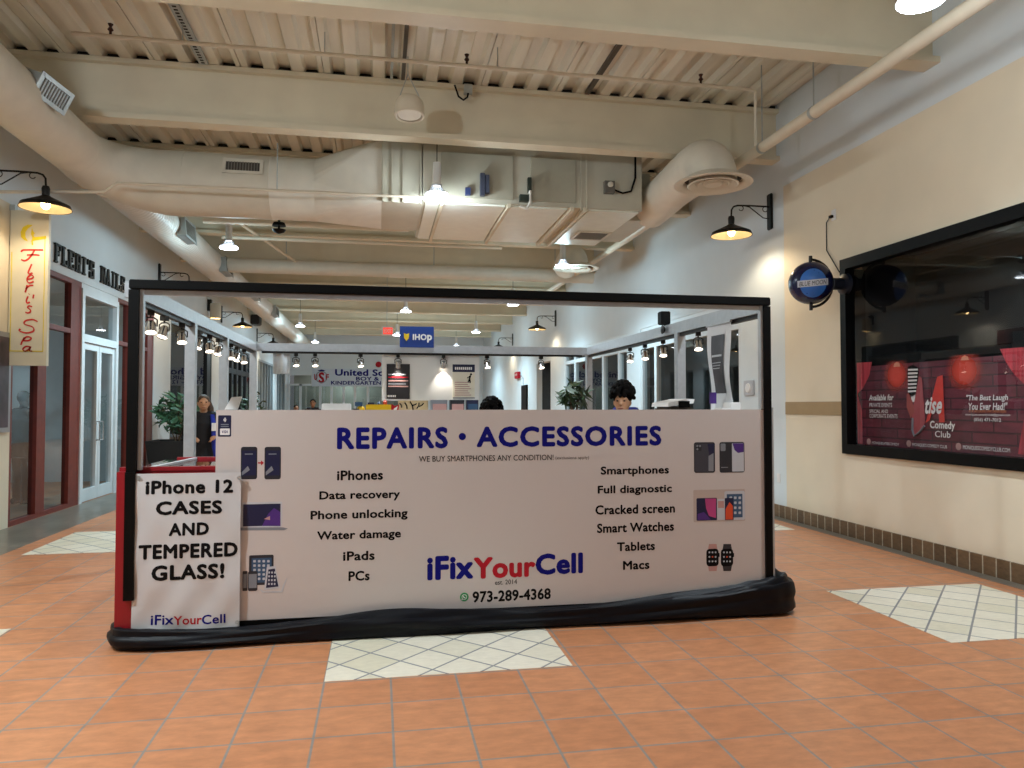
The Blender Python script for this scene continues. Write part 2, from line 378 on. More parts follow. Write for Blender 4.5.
# salon front: red timber, white double door
storefront(-1, 10.08, 12.26, 0, 3.4, [(10.97, 0.26), (12.06, 0.34)], REDWOOD, 0.07, 2.62)
storefront(-1, 13.86, 15.93, 0, 3.4, [(14.45, 0.05), (15.72, 0.3)], REDWOOD, 0.07, 2.62)
X = XL - 0.06
b = MB()
b.box(X - .06, X + .07, 12.26, 12.36, 0, 3.32).box(X - .06, X + .07, 13.76, 13.86, 0, 3.32).box(X - .06, X + .07, 12.36, 13.76, 3.22, 3.32).box(X - .06, X + .07, 12.36, 13.76, 2.5, 2.62).box(X - .05, X + .05, 12.26, 13.86, 3.32, 3.4)
door = struct(b.build('door_1', WFRAME))
struct(MB().quad((X, 12.36, 2.62), (X, 13.76, 2.62), (X, 13.76, 3.22), (X, 12.36, 3.22)).build('glass', GLASS, door))
for a, c, hy in ((12.37, 13.055, 12.98), (13.065, 13.75, 13.14)):
    b = MB().box(X - .03, X + .04, a, a + .09, 0.01, 2.49).box(X - .03, X + .04, c - .09, c, 0.01, 2.49).box(X - .03, X + .04, a + .09, c - .09, 2.39, 2.49).box(X - .03, X + .04, a + .09, c - .09, 0.01, 0.2)
    lf = struct(b.build('door_leaf', WFRAME, door))
    struct(MB().quad((X, a + .08, .18), (X, c - .08, .18), (X, c - .08, 2.4), (X, a + .08, 2.4)).build('glass', GLASS, lf))
    struct(MB().tube([(X + .04, hy, .95), (X + .09, hy, .95), (X + .09, hy, 1.25), (X + .04, hy, 1.25)], .012).build('door_handle', CHROME, lf))
BFRAME = mat('black_aluminium', '#14171a', 0.4, var=0.1)
storefront(-1, 17.16, 21.2, 0.05, 3.4, [19.2, (20.9, 0.4)], BFRAME, 0.07, None)
storefront(-1, 22.9, 27.7, 0, 3.35, [23.4, 24.1, 24.9, 25.7, 26.6], BFRAME, 0.16, 2.6)
storefront(-1, 29.0, 33.1, 0.05, 3.3, [29.5, 30.2, 30.9, 31.6, 32.4], GFRAME, 0.08, None)
storefront(-1, 34.2, 37.2, 0.05, 3.3, [35, 36], GFRAME, 0.1, None)
storefront(1, 10.24, 14.55, 0.05, 3.1, [(12.6, 0.14), (13.75, 0.12)], WFRAME, 0.09, 2.72)
storefront(1, 15.34, 20.9, 0.05, 3.1, [(16.0, .14), (17.2, .16), (18.6, .16), (19.8, .16)], WFRAME, 0.1, 2.75)
# poster window in the tan wall
WN[0] += 1
b = MB(); f0, f1 = 5.31, 5.42
b.box(f0, f1, 2.5, 7.76, 3.09, 3.21).box(f0, f1, 2.5, 7.76, 0.95, 1.06).box(f0, f1 + .15, 7.66, 7.76, 1.06, 3.09).box(f0, f1, 2.5, 2.6, 1.06, 3.09)
pw = struct(b.build('window_%d' % WN[0], BLACK))
struct(MB().quad((5.37, 2.6, 1.06), (5.37, 7.66, 1.06), (5.37, 7.66, 3.09), (5.37, 2.6, 3.09)).build('glass', DGLASS, pw))
# recessed doorway far down the right wall
d2 = struct(MB().box(5.9, 5.96, 22.72, 24.78, 0, 2.9).build('door_2', mat('grey_steel_door', '#6d757a', 0.5, var=0.05)))
struct(MB().ball((5.87, 23.0, 1.0), .04).build('door_knob', CHROME, d2))
# end wall with the school front
def fe(x, z):
    return None if (XL + .1 < x < 1.2 and z < 2.62) or (XL + .1 < x < -3.3 and 2.62 < z < 3.1) else 0
wall_cells('wall_back', YE, 0.2, [XL - .2, XL + .1, -3.3, 1.2, XR + .2], [0, 2.62, 3.1, 5.72], fe, [WHITE], 'y')
struct(MB().box(XL, 1.3, YE + 3, YE + 3.1, 0, 3.2).box(XL, 1.3, YE + .2, YE + 3, 3.2, 3.25).build('wall_school', mat('olive_grey_paint', '#8d9082', 0.8, var=0.2, scale=1.2)))
b = MB(); WN[0] += 1
for x0 in (-4.42, -3.86, -2.9, -2.35, -1.75, -1.2, -0.55, 0.3, 1.1): b.box(x0 - .06, x0 + .06, YE - .03, YE + .06, 0, 2.62)
b.box(XL + .1, 1.2, YE - .03, YE + .06, 2.52, 2.62).box(XL + .1, 1.2, YE - .02, YE + .05, 0, .15).box(-4.4, -3.3, YE - .03, YE + .06, 3.04, 3.1).box(-3.34, -3.26, YE - .03, YE + .06, 2.62, 3.1)
o = struct(b.build('window_%d' % WN[0], WFRAME))
struct(MB().quad((XL + .1, YE, 0), (1.2, YE, 0), (1.2, YE, 2.62), (XL + .1, YE, 2.62)).build('glass', GLASS, o))
# ---------------------------------------------------------------- hanging high-bay lamps
hb = thing('pendant_lamp', 'lit white high-bay lamp hanging close in front of the big sheet-metal air unit', 'lamp', (0, 0, 0), 'high-bay lamps along the hall')
MB().tube([(0, 0, .42), (0, 0, 1.43)], .006, 6).build('cord', BLACK, hb)
MB().lathe([(.0, .44), (.05, .44), (.055, .4), (.055, .17), (.075, .15), (.06, .13), (0, .13)], n=20).build('ballast_housing', mat('white_lamp_housing', '#dfe1e0', 0.4, var=0.02), hb, True)
MB().lathe([(.06, .14), (.075, .12), (.1, .08), (.145, .035), (.155, .01), (.15, .005), (.095, .07), (.055, .13)], n=24).build('refractor', GLOBEG, hb, True)
MB().lathe([(0, .0), (.14, .0), (.15, .012), (.14, .03), (0, .03)], n=24).build('lens', LENS, hb, True)
HB = [((0.72, 9.42, 4.2), None),
      ((-2.55, 13.2, 4.2), 'lit high-bay lamp hanging beside the spiral duct below the crosswise round duct'),
      ((3.5, 13.8, 4.2), 'lit high-bay lamp hanging just over the second round ceiling diffuser'),
      ((3.56, 4.28, 4.2), 'brightest, nearest high-bay lamp, by the overhead main pipe at the top of the picture'),
      ((-2.65, 25.8, 4.2), 'far high-bay lamp, upper of the two lamps over the school sign'),
      ((-2.69, 32.2, 4.2), 'farthest high-bay lamp above the school sign, lower of the two'),
      ((0.67, 28.4, 4.2), 'far high-bay lamp glowing beside the small red exit sign'),
      ((3.5, 26.8, 4.2), 'far high-bay lamp to the right of the blue restaurant sign, higher of two'),
      ((3.43, 33.2, 4.2), 'far high-bay lamp to the right of the blue restaurant sign, lower of two'),
      ((0.72, 20.6, 4.12), 'high-bay lamp showing between the black top bar and the blue restaurant sign'),
      ((3.52, 19.3, 4.2), 'high-bay lamp seen right under the black top bar of the booth')]
def bay_light(p, k=1.0):   # mostly downward, some glow through the refractor
    c = COOL if p[1] < 12 else FAR_COOL
    lamp_light('high_bay_light', p, LAMP_W * k, c, .12, 150, (p[0], p[1], 0), .8)
    lamp_light('refractor_glow', p, LAMP_W * (.15 * k if 5 < p[1] < 12 else .105 * k if p[1] > 5 else .62 if p[0] < 0 else .12), c, .12)  # raised for the unseen left light to brighten the ceiling
for i, (p, lab) in enumerate(HB):
    if i == 0: hb.location = p; ORG[hb.name] = Vector(p)
    else: dup(hb, p, 0, lab)
    bay_light((p[0], p[1], p[2] - .1), 0.85 if p[1] < 5 else 1.0 if p[1] < 12 else 1.25)
# unseen added lights without fixtures; left one moved off the row to brighten floor
for p, k in (((-3.1, 3.5, 4.1), 1.18), ((0.7, -.4, 4.1), .1)): bay_light(p, k)
lamp_light('school_fill_light', (-1.5, 39.6, 3.0), 120, COOL, .3); lamp_light('salon_fill_light', (-6.4, 13.0, 3.3), 22, COOL, .2)  # unseen lights added to brighten the school and salon interiors

# gooseneck wall lamps (built for a wall at x=0, arm towards +x)
gl = thing('wall_lamp', 'black gooseneck wall lamp above the yellow and red blade sign', 'wall lamp', (0, 0, 0), 'gooseneck wall lamps')
MB().box(0, .035, -.06, .06, -.25, .25).build('back_plate', IRON, gl, bevel=.012)
arm = MB().tube([(.03, 0, .07), (.3, 0, .07), (.5, 0, .065), (.56, 0, .045), (.59, 0, 0), (.595, 0, -.1)], .012, 8)
arm.tube([(.03, 0, -.1), (.12, 0, -.09), (.22, 0, -.02), (.32, 0, .05), (.4, 0, .065)], .008, 6)
for cx0, sg in ((.09, 1), (.45, -1)):
    arm.tube([(cx0 + sg * .035 * math.cos(t), 0, .03 + .035 * math.sin(t)) for t in [PI / 2 - k * PI / 6 for k in range(9)]], .006, 6)
arm.build('scroll_arm', IRON, gl, True)
MB().lathe([(0, -.08), (.035, -.09), (.045, -.12), (.04, -.2), (.06, -.215), (.1, -.235), (.26, -.31), (.275, -.355), (.28, -.36)], o=(.595, 0, 0), n=32).build('shade', IRON, gl, True)
MB().lathe([(0, -.215), (.09, -.245), (.25, -.318), (.27, -.358)], o=(.595, 0, 0), n=32).build('shade_lining', SHADEIN, gl, True)
MB().ball((.595, 0, -.31), (.05, .05, .06)).build('bulb', WBULB, gl, True)
GL = [((XL, 9.5, 4.2), 0, None),
      ((XL, 16.2, 4.2), 0, 'black gooseneck wall lamp past the salon letters, shade hidden by the black top bar'),
      ((XL, 22.3, 4.15), 0, 'black gooseneck wall lamp seen inside the booth frame, first beyond the row of spotlights'),
      ((XL, 28.6, 4.15), 0, 'small far gooseneck wall lamp at the end of the long wall duct'),
      ((XR, 9.34, 4.2), PI, 'black gooseneck wall lamp on the white wall above the blue globe sign'),
      ((XR, 21.96, 4.2), PI, 'black gooseneck wall lamp on the white wall casting a yellow oval glow'),
      ((XR, 29.34, 4.2), PI, 'small far gooseneck wall lamp above the red alarm box')]
for i, (p, rz, lab) in enumerate(GL):
    if i == 0: gl.location = p; ORG[gl.name] = Vector(p)
    else: dup(gl, p, rz, lab)
    sx = .595 if rz == 0 else -.595
    lamp_light('gooseneck_light', (p[0] + sx, p[1], p[2] - .40), WARM_W, WARM, .04, 150, (p[0] + sx * .55, p[1], 0), .5)

# ---------------------------------------------------------------- ducts, air unit, pipes
ld = thing('round_wall_duct', 'long cream round duct running high along the salon side wall', 'duct', (-3.55, 9, 4.2))
MB().tube([(-3.55, YB, 4.53), (-3.55, 9.5, 4.53)], .295, 32).build('plain_duct', DUCT, ld, True)
rb = MB(); y = 10.6
ys = []
while y < 37.5: ys += [y, y + .05, y + .06, y + .09]; y += .1
rb.tube([(-3.55, q, 4.54) for q in ys], [(.27 if j % 4 < 2 else .278) for j in range(len(ys))], 24)
rb.build('spiral_duct', SPIRAL, ld, True)
pts = [(-3.55 + .8 * (1 - math.cos(t)), 9.5 + .8 * math.sin(t), 4.53 - .08 * t / 1.57) for t in [k * PI / 16 for k in range(9)]]
MB().tube([(-3.55, 9.3, 4.53)] + pts + [(-2.5, 10.3, 4.45)], [.297] + [.30 + .015 * k for k in range(9)] + [.425], 32).build('elbow', DUCT, ld, True)
MB().tube([(-2.6, 10.3, 4.45), (-1.45, 10.3, 4.45), (-1.43, 10.3, 4.45), (-1.41, 10.3, 4.45), (-.84, 10.3, 4.45)], [.42, .415, .425, .415, .415], 32).build('cross_duct', DUCT, ld, True)
# square-to-round transition
tr = MB(); n = 32
ring = [(-.86, 10.3 + .415 * math.cos(2 * PI * k / n + PI / 4), 4.45 + .415 * math.sin(2 * PI * k / n + PI / 4)) for k in range(n)]
cor = [(.02, 10.55 + .77 * sy, 4.62 + .42 * sz) for sy, sz in ((1, 1), (-1, 1), (-1, -1), (1, -1))]
tr.add(ring + cor, [(k % n, (k + 1) % n, n + ((k + n // 8) // (n // 4)) % 4) for k in range(n)] + [(n + c, n + (c + 1) % 4, (c * (n // 4) + n // 8) % n) for c in range(4)])
tr.build('transition', DUCT, ld)
def vent_box(name, c, dirv, w, h, d, mats, parent):
    dv = Vector(dirv).normalized(); a = Vector((0, 1, 0)) if abs(dv.y) < .9 else Vector((1, 0, 0)); b = dv.cross(a).normalized(); a = b.cross(dv).normalized(); c = Vector(c)
    mb = MB()
    def bx(u0, u1, v0, v1, w0, w1, m):
        vs = [c + a * u + b * v + dv * q for u in (u0, u1) for v in (v0, v1) for q in (w0, w1)]
        mb.add(vs, [(0, 1, 3, 2), (4, 6, 7, 5), (0, 4, 5, 1), (2, 3, 7, 6), (0, 2, 6, 4), (1, 5, 7, 3)], m)
    bx(-w / 2, w / 2, -h / 2, h / 2, -d, 0, 0)
    for s in (-1, 1):
        bx(s * w / 2 - .02, s * w / 2 + .02, -h / 2 - .02, h / 2 + .02, 0, .015, 1); bx(-w / 2, w / 2, s * h / 2 - .02, s * h / 2 + .02, 0, .015, 1)
    k = int(w / .035)
    for i in range(k): q = -w / 2 + (i + .5) * w / k; bx(q - .006, q + .006, -h / 2, h / 2, .001, .008, 2)
    return mb.build(name, mats, parent)
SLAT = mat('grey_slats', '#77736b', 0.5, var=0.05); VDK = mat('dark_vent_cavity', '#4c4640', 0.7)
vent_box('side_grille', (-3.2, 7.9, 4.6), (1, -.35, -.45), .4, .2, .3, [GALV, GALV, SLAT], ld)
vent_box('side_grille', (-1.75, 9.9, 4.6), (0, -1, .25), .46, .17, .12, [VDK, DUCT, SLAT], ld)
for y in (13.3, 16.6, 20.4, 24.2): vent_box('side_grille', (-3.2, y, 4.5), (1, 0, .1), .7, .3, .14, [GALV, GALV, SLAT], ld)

au = thing('air_handling_unit', 'big grey-cream sheet-metal air handling unit slung under the ceiling', 'air unit', (1.9, 10.8, 4.22))
MB().box(.02, .55, 9.775, 11.32, 4.2, 5.04).build('connecting_box', AHUM, au)
MB().box(.56, 3.62, 9.76, 11.95, 4.24, 5.02).build('cabinet', AHUM, au)
for a, c in ((.6, .78), (.84, 1.68), (1.76, 2.55), (2.86, 3.58)): MB().box(a, c, 9.8, 11.92, 4.215, 4.245).build('bottom_panel', mat('pale_sheet_metal', '#e6ebe0', 0.28, var=0.04), au, bevel=.004)
for a in (.81, 1.72, 2.6, 2.78): MB().box(a - .022, a + .022, 9.72, 12.0, 4.18, 4.24).build('support_rail', STEEL, au)
for a, c in ((.8, 1.78), (2.02, 2.66)): MB().box(a, c, 9.735, 9.77, 4.3, 4.9).build('access_panel', mat('greenish_grey_panel', '#aaa795', 0.45, var=0.05), au, bevel=.004)
for a in (.04, .16, .3, .53, 2.74, 2.82): MB().box(a - .009, a + .009, 9.745, 9.79, 4.2, 5.03).build('seam_strip', AHUM, au)
MB().box(1.32, 1.38, 9.66, 9.74, 4.32, 4.62).box(1.39, 1.44, 9.66, 9.74, 4.36, 4.6).build('control_box', mat('dark_blue_grey_box', '#3b4152', 0.5, var=0.1), au)
MB().box(1.12, 1.19, 9.68, 9.74, 4.32, 4.42).build('junction_box', mat('navy_box', '#2d3a63', 0.5), au)
MB().box(1.86, 1.98, 9.66, 9.74, 4.27, 4.36).box(1.97, 2.02, 9.67, 9.72, 4.4, 4.6).build('valve', mat('dark_green_valve', '#27332a', 0.5, var=.2), au)
MB().tube([(2.0, 9.68, 4.42), (2.0, 9.68, 4.24), (1.95, 9.68, 4.17), (1.86, 9.68, 4.2)], .022, 10).build('drain_pipe', mat('white_plastic_pipe', '#dedcd4', 0.4), au, True)
sw = MB().box(3.06, 3.2, 9.68, 9.77, 4.45, 4.62).build('disconnect_switch', mat('grey_switch_box', '#6a675f', 0.5), au)
MB().lathe([(0, .03), (.035, .025), (.04, 0)], o=(3.13, 9.66, 4.56), ax=(0, -1, 0), n=16).build('dial', mat('pale_dial', '#cfcabd', 0.4), sw, True)
MB().tube([(3.2, 9.7, 4.5), (3.32, 9.7, 4.46), (3.45, 9.72, 4.5), (3.52, 9.74, 4.7), (3.52, 9.74, 5.0)], .014, 8).build('flexible_conduit', BLACK, au, True)
for a in (.66, 1.55, 2.15, 2.72, 3.5): MB().tube([(a, 9.73, 5.0), (a, 9.73, 5.55)], .008, 6).build('hanger_rod', GALV, au)
MB().box(3.62, 3.95, 10.3, 11.7, 4.24, 4.95).build('outlet_box', AHUM, au)
og = vent_box('bottom_grille', (3.3, 11.2, 4.212), (0, 0, -1), .5, .5, .02, [mat('pale_sheet_metal', '#e6ebe0'), DUCT, SLAT], au)
def diffuser_duct(name, label, x, ye, yb, z, zd, r, back=True):
    t = thing(name, label, 'duct', (x, ye, zd))
    dz = z - zd - .06
    pts = [(x, yb, z - .12), (x, ye + .5, z)] + [(x, ye + .42 - .42 * math.sin(a), z - dz * (1 - math.cos(a))) for a in [k * PI / 12 for k in range(1, 7)]]
    MB().tube(pts + [(x, ye, zd + .04)], r, 32).build('bent_duct', DUCT, t, True)
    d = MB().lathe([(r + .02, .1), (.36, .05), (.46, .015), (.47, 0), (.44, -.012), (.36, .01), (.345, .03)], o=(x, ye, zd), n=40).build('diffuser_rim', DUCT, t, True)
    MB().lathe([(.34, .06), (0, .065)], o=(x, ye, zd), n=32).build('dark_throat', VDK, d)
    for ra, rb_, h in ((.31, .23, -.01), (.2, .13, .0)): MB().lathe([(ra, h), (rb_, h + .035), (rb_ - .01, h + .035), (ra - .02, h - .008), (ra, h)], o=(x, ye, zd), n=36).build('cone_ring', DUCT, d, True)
    MB().lathe([(.12, .01), (.1, -.012), (0, -.014)], o=(x, ye, zd), n=28).build('centre_disc', DUCT, d, True)
    return t
diffuser_duct('diffuser_duct', 'large round duct bending down to a ringed ceiling diffuser above the wall lamp', 3.99, 8.3, 10.4, 4.57, 4.2, .285)
diffuser_duct('diffuser_duct', 'farther round ceiling diffuser on a short duct, just behind a lit high-bay lamp', 3.9, 14.3, 15.2, 4.58, 4.27, .25)

PIPE = mat('cream_painted_pipe', '#d6cbb6', 0.45, var=0.04)
mp = thing('main_pipe', 'thick cream main pipe running overhead along the hall to the right', 'pipe', (4.4, 6, 4.5))
MB().tube([(4.45, YB, 4.56), (4.45, 8.1, 4.56), (4.45, 21, 4.56)], .065, 16).build('pipe_run', PIPE, mp, True)
for y in (6.9, 7.95): MB().tube([(4.45, y, 4.62), (4.45, y, 5.55)], .008, 6).lathe([(.062, -.02), (.07, -.02), (.07, .02), (.062, .02)], o=(4.45, y, 4.56), ax=(0, 1, 0), n=16).build('ring_hanger', GALV, mp)
sp = thing('sprinkler_pipe', 'thin cream sprinkler branch pipe hanging crosswise between the two big ceiling beams', 'pipe', (0, 8.1, 5.4))
a_, b_ = onY(72, 33, 8.1), onY(742, 89, 8.1)
zz = (a_.z + b_.z) / 2 - .0
MB().tube([(a_.x, 8.1, zz), (b_.x, 8.1, zz), (4.45, 8.1, zz - .02), (4.45, 8.1, 4.6)], .022, 10).build('pipe_run', PIPE, sp, True)
for x in (-2.05, 1.3, -.6): MB().tube([(x, 8.1, zz), (x, 8.1, 5.56)], .006, 6).build('hanger_rod', GALV, sp)
for x in (-2.75, .95, 3.75):
    h = MB().tube([(x, 8.1, zz + .01), (x, 8.1, zz + .05)], .014, 8).lathe([(.012, .05), (.03, .07), (.012, .1), (.028, .13), (.0, .135)], o=(x, 8.1, zz), n=10).build('sprinkler_head', mat('dark_bronze', '#3b1f18', 0.4, metal=.5), sp, True)
cp = thing('conduit_pipe', 'thin cream pipe with a small jog passing under the crosswise round duct', 'pipe', (-1.5, 9.6, 3.9))
q = [onY(0, 192, 9.62), onY(104, 192, 9.62), onY(118, 183, 9.62), onY(436, 198, 9.62)]
MB().tube([(XL, 9.62, q[0].z)] + [tuple(v) for v in q[1:]], .02, 10).build('pipe_run', PIPE, cp, True)
for px in (277,): v = onY(px, 190, 9.62); MB().tube([v, (v.x, 9.62, 4.84)], .008, 6).build('hanger_rod', GALV, cp)
for (xa, xb, y, z, r, lab) in ((-2.9, 2.4, 14.4, 4.66, .035, 'thin cream pipe crossing beneath the air unit'), (-2.9, .5, 12.9, 4.62, .07, 'stubby thick cream pipe crossing behind the air unit'), (-2.6, 4.4, 19.6, 4.6, .05, 'thin cream pipe crossing high behind the black top bar')):
    o = MB().tube([(xa, y, z), (xb, y, z)], r, 12).build('cross_pipe', PIPE, smooth=True); tag(o, lab, 'pipe')
rd = thing('cross_duct', 'fat round cream duct crossing the hall just above the black top bar', 'duct', (.8, 16.5, 4.3))
MB().tube([(-3.2, 16.5, 4.52), (.2, 16.5, 4.52), (.22, 16.5, 4.52), (.24, 16.5, 4.52), (4.9, 16.5, 4.52)], [.155, .155, .165, .155, .155], 24).build('duct_run', DUCT, rd, True)
for x in (-2, 1.2, 4): MB().tube([(x, 16.5, 4.6), (x, 16.5, 5.56)], .01, 6).build('hanger_rod', GALV, rd)
for nm, xs_, w_, lab in (('perforated_strut', -2.05, .05, 'perforated grey strut fixed along the deck ribs over the sprinkler pipe end'), ('ceiling_conduit', .27, .022, 'thin conduit on the deck directly over the hanging speaker'), ('ceiling_conduit', .13, .016, 'thin pale conduit on the deck just beside the one over the speaker'), ('ceiling_conduit', 2.62, .03, 'dark conduit on the deck slanting towards the large diffuser duct')):
    o = MB().box(xs_ - w_, xs_ + w_, 6.4, 9.05, 5.52, 5.555)
    if nm == 'perforated_strut':
        for k in range(40): o.box(xs_ - w_ * .4, xs_ + w_ * .4, 6.45 + k * .065, 6.48 + k * .065, 5.518, 5.521, 1)
    tag(o.build(nm, [GALV if nm == 'perforated_strut' or w_ < .02 else mat('dark_conduit', '#4a4238', .5), DARK]), lab, 'conduit')
o = MB().tube([(-2.45, 13.6, 4.75), (-1.7, 16.9, 4.62)], .03, 10).build('brace_pipe', PIPE, smooth=True); tag(o, 'slanting cream pipe beside the lit lamp under the crosswise duct', 'pipe')

spk = thing('hanging_speaker', 'round cream loudspeaker hung on thin cables before the second beam', 'speaker', (0.33, 8.5, 4.82))
c = (0.33, 8.5, 4.86)
MB().lathe([(0, .23), (.08, .228), (.13, .21), (.158, .17), (.17, .11), (.172, .04), (.17, 0), (.155, -.008), (.14, .005)], o=c, ax=(0, .12, 1), n=32).build('housing', PIPE, spk, True)
MB().lathe([(.135, .012), (0, .02)], o=c, ax=(0, .12, 1), n=28).build('speaker_grille', mat('pale_speaker_mesh', '#cdc3b0', 0.7, var=.05), spk)
for s in (-1, 1): MB().tube([(c[0] + s * .17, 8.5, 4.9), (c[0] + s * .1, 8.5, 5.12), (c[0] - .02, 8.5, 5.35), (c[0] - .02, 8.5, 5.56)], .006, 6).build('cable', GALV, spk)
jb = thing('junction_box', 'small grey electrical box with a looping black cable at the second beam top', 'electrical box', (0.99, 9.08, 5.45))
v = onY(468, 90, 9.06); MB().box(v.x - .05, v.x + .05, 9.02, 9.1, v.z - .05, v.z + .06).build('box', GALV, jb)
MB().tube([(v.x, 9.04, v.z - .05), (v.x - .01, 9.04, v.z - .1), (v.x - .06, 9.04, v.z - .14), (v.x - .12, 9.04, v.z - .1), (v.x - .17, 9.04, v.z + .04)], .012, 8).build('cable', BLACK, jb, True)
fan = thing('ceiling_fan_motor', 'small black fan-like fitting on a cream pipe behind the crosswise duct', 'ceiling fitting', (-1.77, 12.9, 4.3))
v = onZ(279, 226, 4.4)
MB().lathe([(0, .16), (.09, .15), (.11, .1), (0, .1)], o=(v.x, v.y, 4.3), n=20).lathe([(0, -.03), (.08, 0), (.11, .04), (0, .04)], o=(v.x, v.y, 4.3), n=20).build('drum', BLACK, fan, True)
MB().tube([(v.x, v.y, 4.3), (v.x, v.y, 4.84)], .02, 8).build('stem', IRON, fan)
ex = thing('exit_sign', 'small red and white exit sign hanging far down the hall', 'exit sign', (.2, 20, 3.4))
MB().box(.06, .36, 19.97, 20.03, 3.4, 3.64).build('sign_box', PWHITE, ex); MB().box(.1, .35, 19.962, 19.97, 3.43, 3.61).build('red_face', mat('lit_exit_red', '#e0453a', emit=.9), ex)
put_text(MB(), 'EXIT', lambda u, v: (u, 19.958, v), .13, .33, 3.47, 3.57, .02).build('lettering', PWHITE, ex); MB().tube([(.2, 20, 3.64), (.2, 20, 5.6)], .008, 6).build('hanger_rod', GALV, ex)

# ---------------------------------------------------------------- the repair booth
FY, RY, KX0, KX1 = 4.95, 9.62, -1.55, 2.80
kb = thing('repair_booth', 'big open repair booth with pinkish white printed front wall and black frame', 'kiosk booth', (0.6, 7.2, 0))
pa = MB().box(-1.022, 2.762, 4.955, 4.985, .10, 1.475).build('front_panel', PANEL, kb)
TY = 4.9543
MB().box(-1.0, 2.76, 4.945, 4.956, .09, .135).build('black_foot_strip', BLACK, pa)
T = lambda s, px, m=PBLACK, b=.02, sh=0, n='text_line', sp=1.0: text_Y(n, s, px, TY, m, pa, b, sh, sp)
T('REPAIRS', (337, 427, 448, 449), NAVY, .042, n='headline', sp=1.08); T('ACCESSORIES', (476.5, 426, 661.5, 446.5), NAVY, .042, n='headline', sp=1.08)
v = onY(462.3, 436.5, TY); MB().lathe([(.0245, 0), (0, .001)], o=(v.x, TY, v.z), ax=(0, -1, 0), n=20).build('bullet_dot', NAVY, pa)
T('WE BUY SMARTPHONES ANY CONDITION!', (419, 455.3, 553.5, 461), b=.008); T('(exclusions apply)', (555.5, 456.2, 589, 460), b=.0)
for s, px in (('iPhones', (337, 470.2, 383, 480.2)), ('Data recovery', (319.3, 490.5, 400, 501.3)), ('Phone unlocking', (310.5, 509.7, 407.7, 521)), ('Water damage', (317, 530.2, 401, 541.3)), ('iPads', (343, 551, 374.7, 560.5)), ('PCs', (348.5, 570.8, 369.7, 580.8)),
              ('Smartphones', (600.7, 466, 669, 476.5)), ('Full diagnostic', (597.7, 485, 672, 495.2)), ('Cracked screen', (595.3, 504.3, 675, 513.8)), ('Smart Watches', (597, 522.5, 674, 532)), ('Tablets', (617, 541.8, 655, 550.8)), ('Macs', (623, 560.5, 649.5, 569.5))):
    T(s, px, b=.032)
T('iFix', (427, 555.5, 473.5, 579.5), NAVY, .042, n='logo_lettering'); T('Your', (473.5, 556.5, 535.5, 578), PRED, .042, n='logo_lettering'); T('Cell', (535.5, 553, 583, 574.3), NAVY, .042, n='logo_lettering')
T('est. 2014', (495, 579.6, 517, 584.4), b=.005); T('973-289-4368', (472.5, 589.7, 550.8, 601), b=.034)
v = onY(464.3, 597, TY)
ic = MB().lathe([(.0295, 0), (0, .0005)], o=(v.x, TY, v.z), ax=(0, -1, 0), n=24, m=0)
ic.add([(v.x + .018 * math.cos(k * PI / 10) * (1 if j == 0 else .78), TY - .001, v.z + .018 * math.sin(k * PI / 10) * (1 if j == 0 else .78)) for k in range(20) for j in (0, 1)], [(2 * k, 2 * ((k + 1) % 20), 2 * ((k + 1) % 20) + 1, 2 * k + 1) for k in range(20)], 1)
ic.add([(v.x - .02, TY - .001, v.z - .02), (v.x - .006, TY - .001, v.z - .016), (v.x - .015, TY - .001, v.z - .004)], [(0, 1, 2)], 1)
ic.tube([(v.x - .007, TY - .001, v.z + .007), (v.x - .003, TY - .001, v.z - .002), (v.x + .007, TY - .001, v.z - .007)], .003, 6, 1)
ic.build('chat_icon', [PGREEN, PWHITE], pa)
def rrect(mb, px, Y, m, rad=.2, lift=0.0):
    x0, x1, z0, z1 = box_onY(*px, Y); r = rad * min(x1 - x0, z1 - z0); pts = []
    for cx_, cz_, a0 in ((x1 - r, z1 - r, 0), (x0 + r, z1 - r, 1), (x0 + r, z0 + r, 2), (x1 - r, z0 + r, 3)):
        for k in range(5): a = (a0 + k / 4) * PI / 2; pts.append((cx_ + r * math.cos(a), Y - lift, cz_ + r * math.sin(a)))
    return mb.add([(a, Y - (Y - b) * .12, c) for a, b, c in pts], [list(range(len(pts)))], m)
def poly(mb, pts, Y, m, lift=0.0):
    vs = [onY(x_, y_, Y) for x_, y_ in pts]; return mb.add([(q_.x, Y - lift * .12, q_.z) for q_ in vs], [list(range(len(vs)))], m)
# printed pictures
p = MB(); mats = [PDARK, PNIGHT, PGREY, PRED]
for x0 in (240.8, 264.5): rrect(p, (x0, 446.8, x0 + 16.4, 479.3), TY, 0, .14); rrect(p, (x0 + 1.2, 450.5, x0 + 15.2, 475.5), TY, 1, .03, .001); poly(p, [(x0 + 1.2, 472), (x0 + 7, 466), (x0 + 9, 470), (x0 + 1.2, 475.5)], TY, 2, .002); rrect(p, (x0 + 4, 453.5, x0 + 12, 454.6), TY, 2, .3, .002)
poly(p, [(258, 462.2), (261, 462.2), (261, 460.3), (264, 462.9), (261, 465.5), (261, 463.6), (258, 463.6)], TY, 3)
p.build('phone_repair_picture', mats, pa)
p = MB(); rrect(p, (241.5, 502, 282, 527.5), TY, 0, .06); rrect(p, (243, 504, 280.5, 526), TY, 1, .02, .001); poly(p, [(262, 526), (268, 514), (274, 508), (280.5, 512), (280.5, 526)], TY, 2, .002); poly(p, [(264, 519), (270, 516), (270, 520)], TY, 3, .003); poly(p, [(240.5, 527.5), (283, 527.3), (288, 528.6), (284, 530.2), (240.5, 530.5)], TY, 4, .002)
p.build('laptop_picture', [PSILV, PNIGHT, PPURP, PROSE, PGREY], pa)
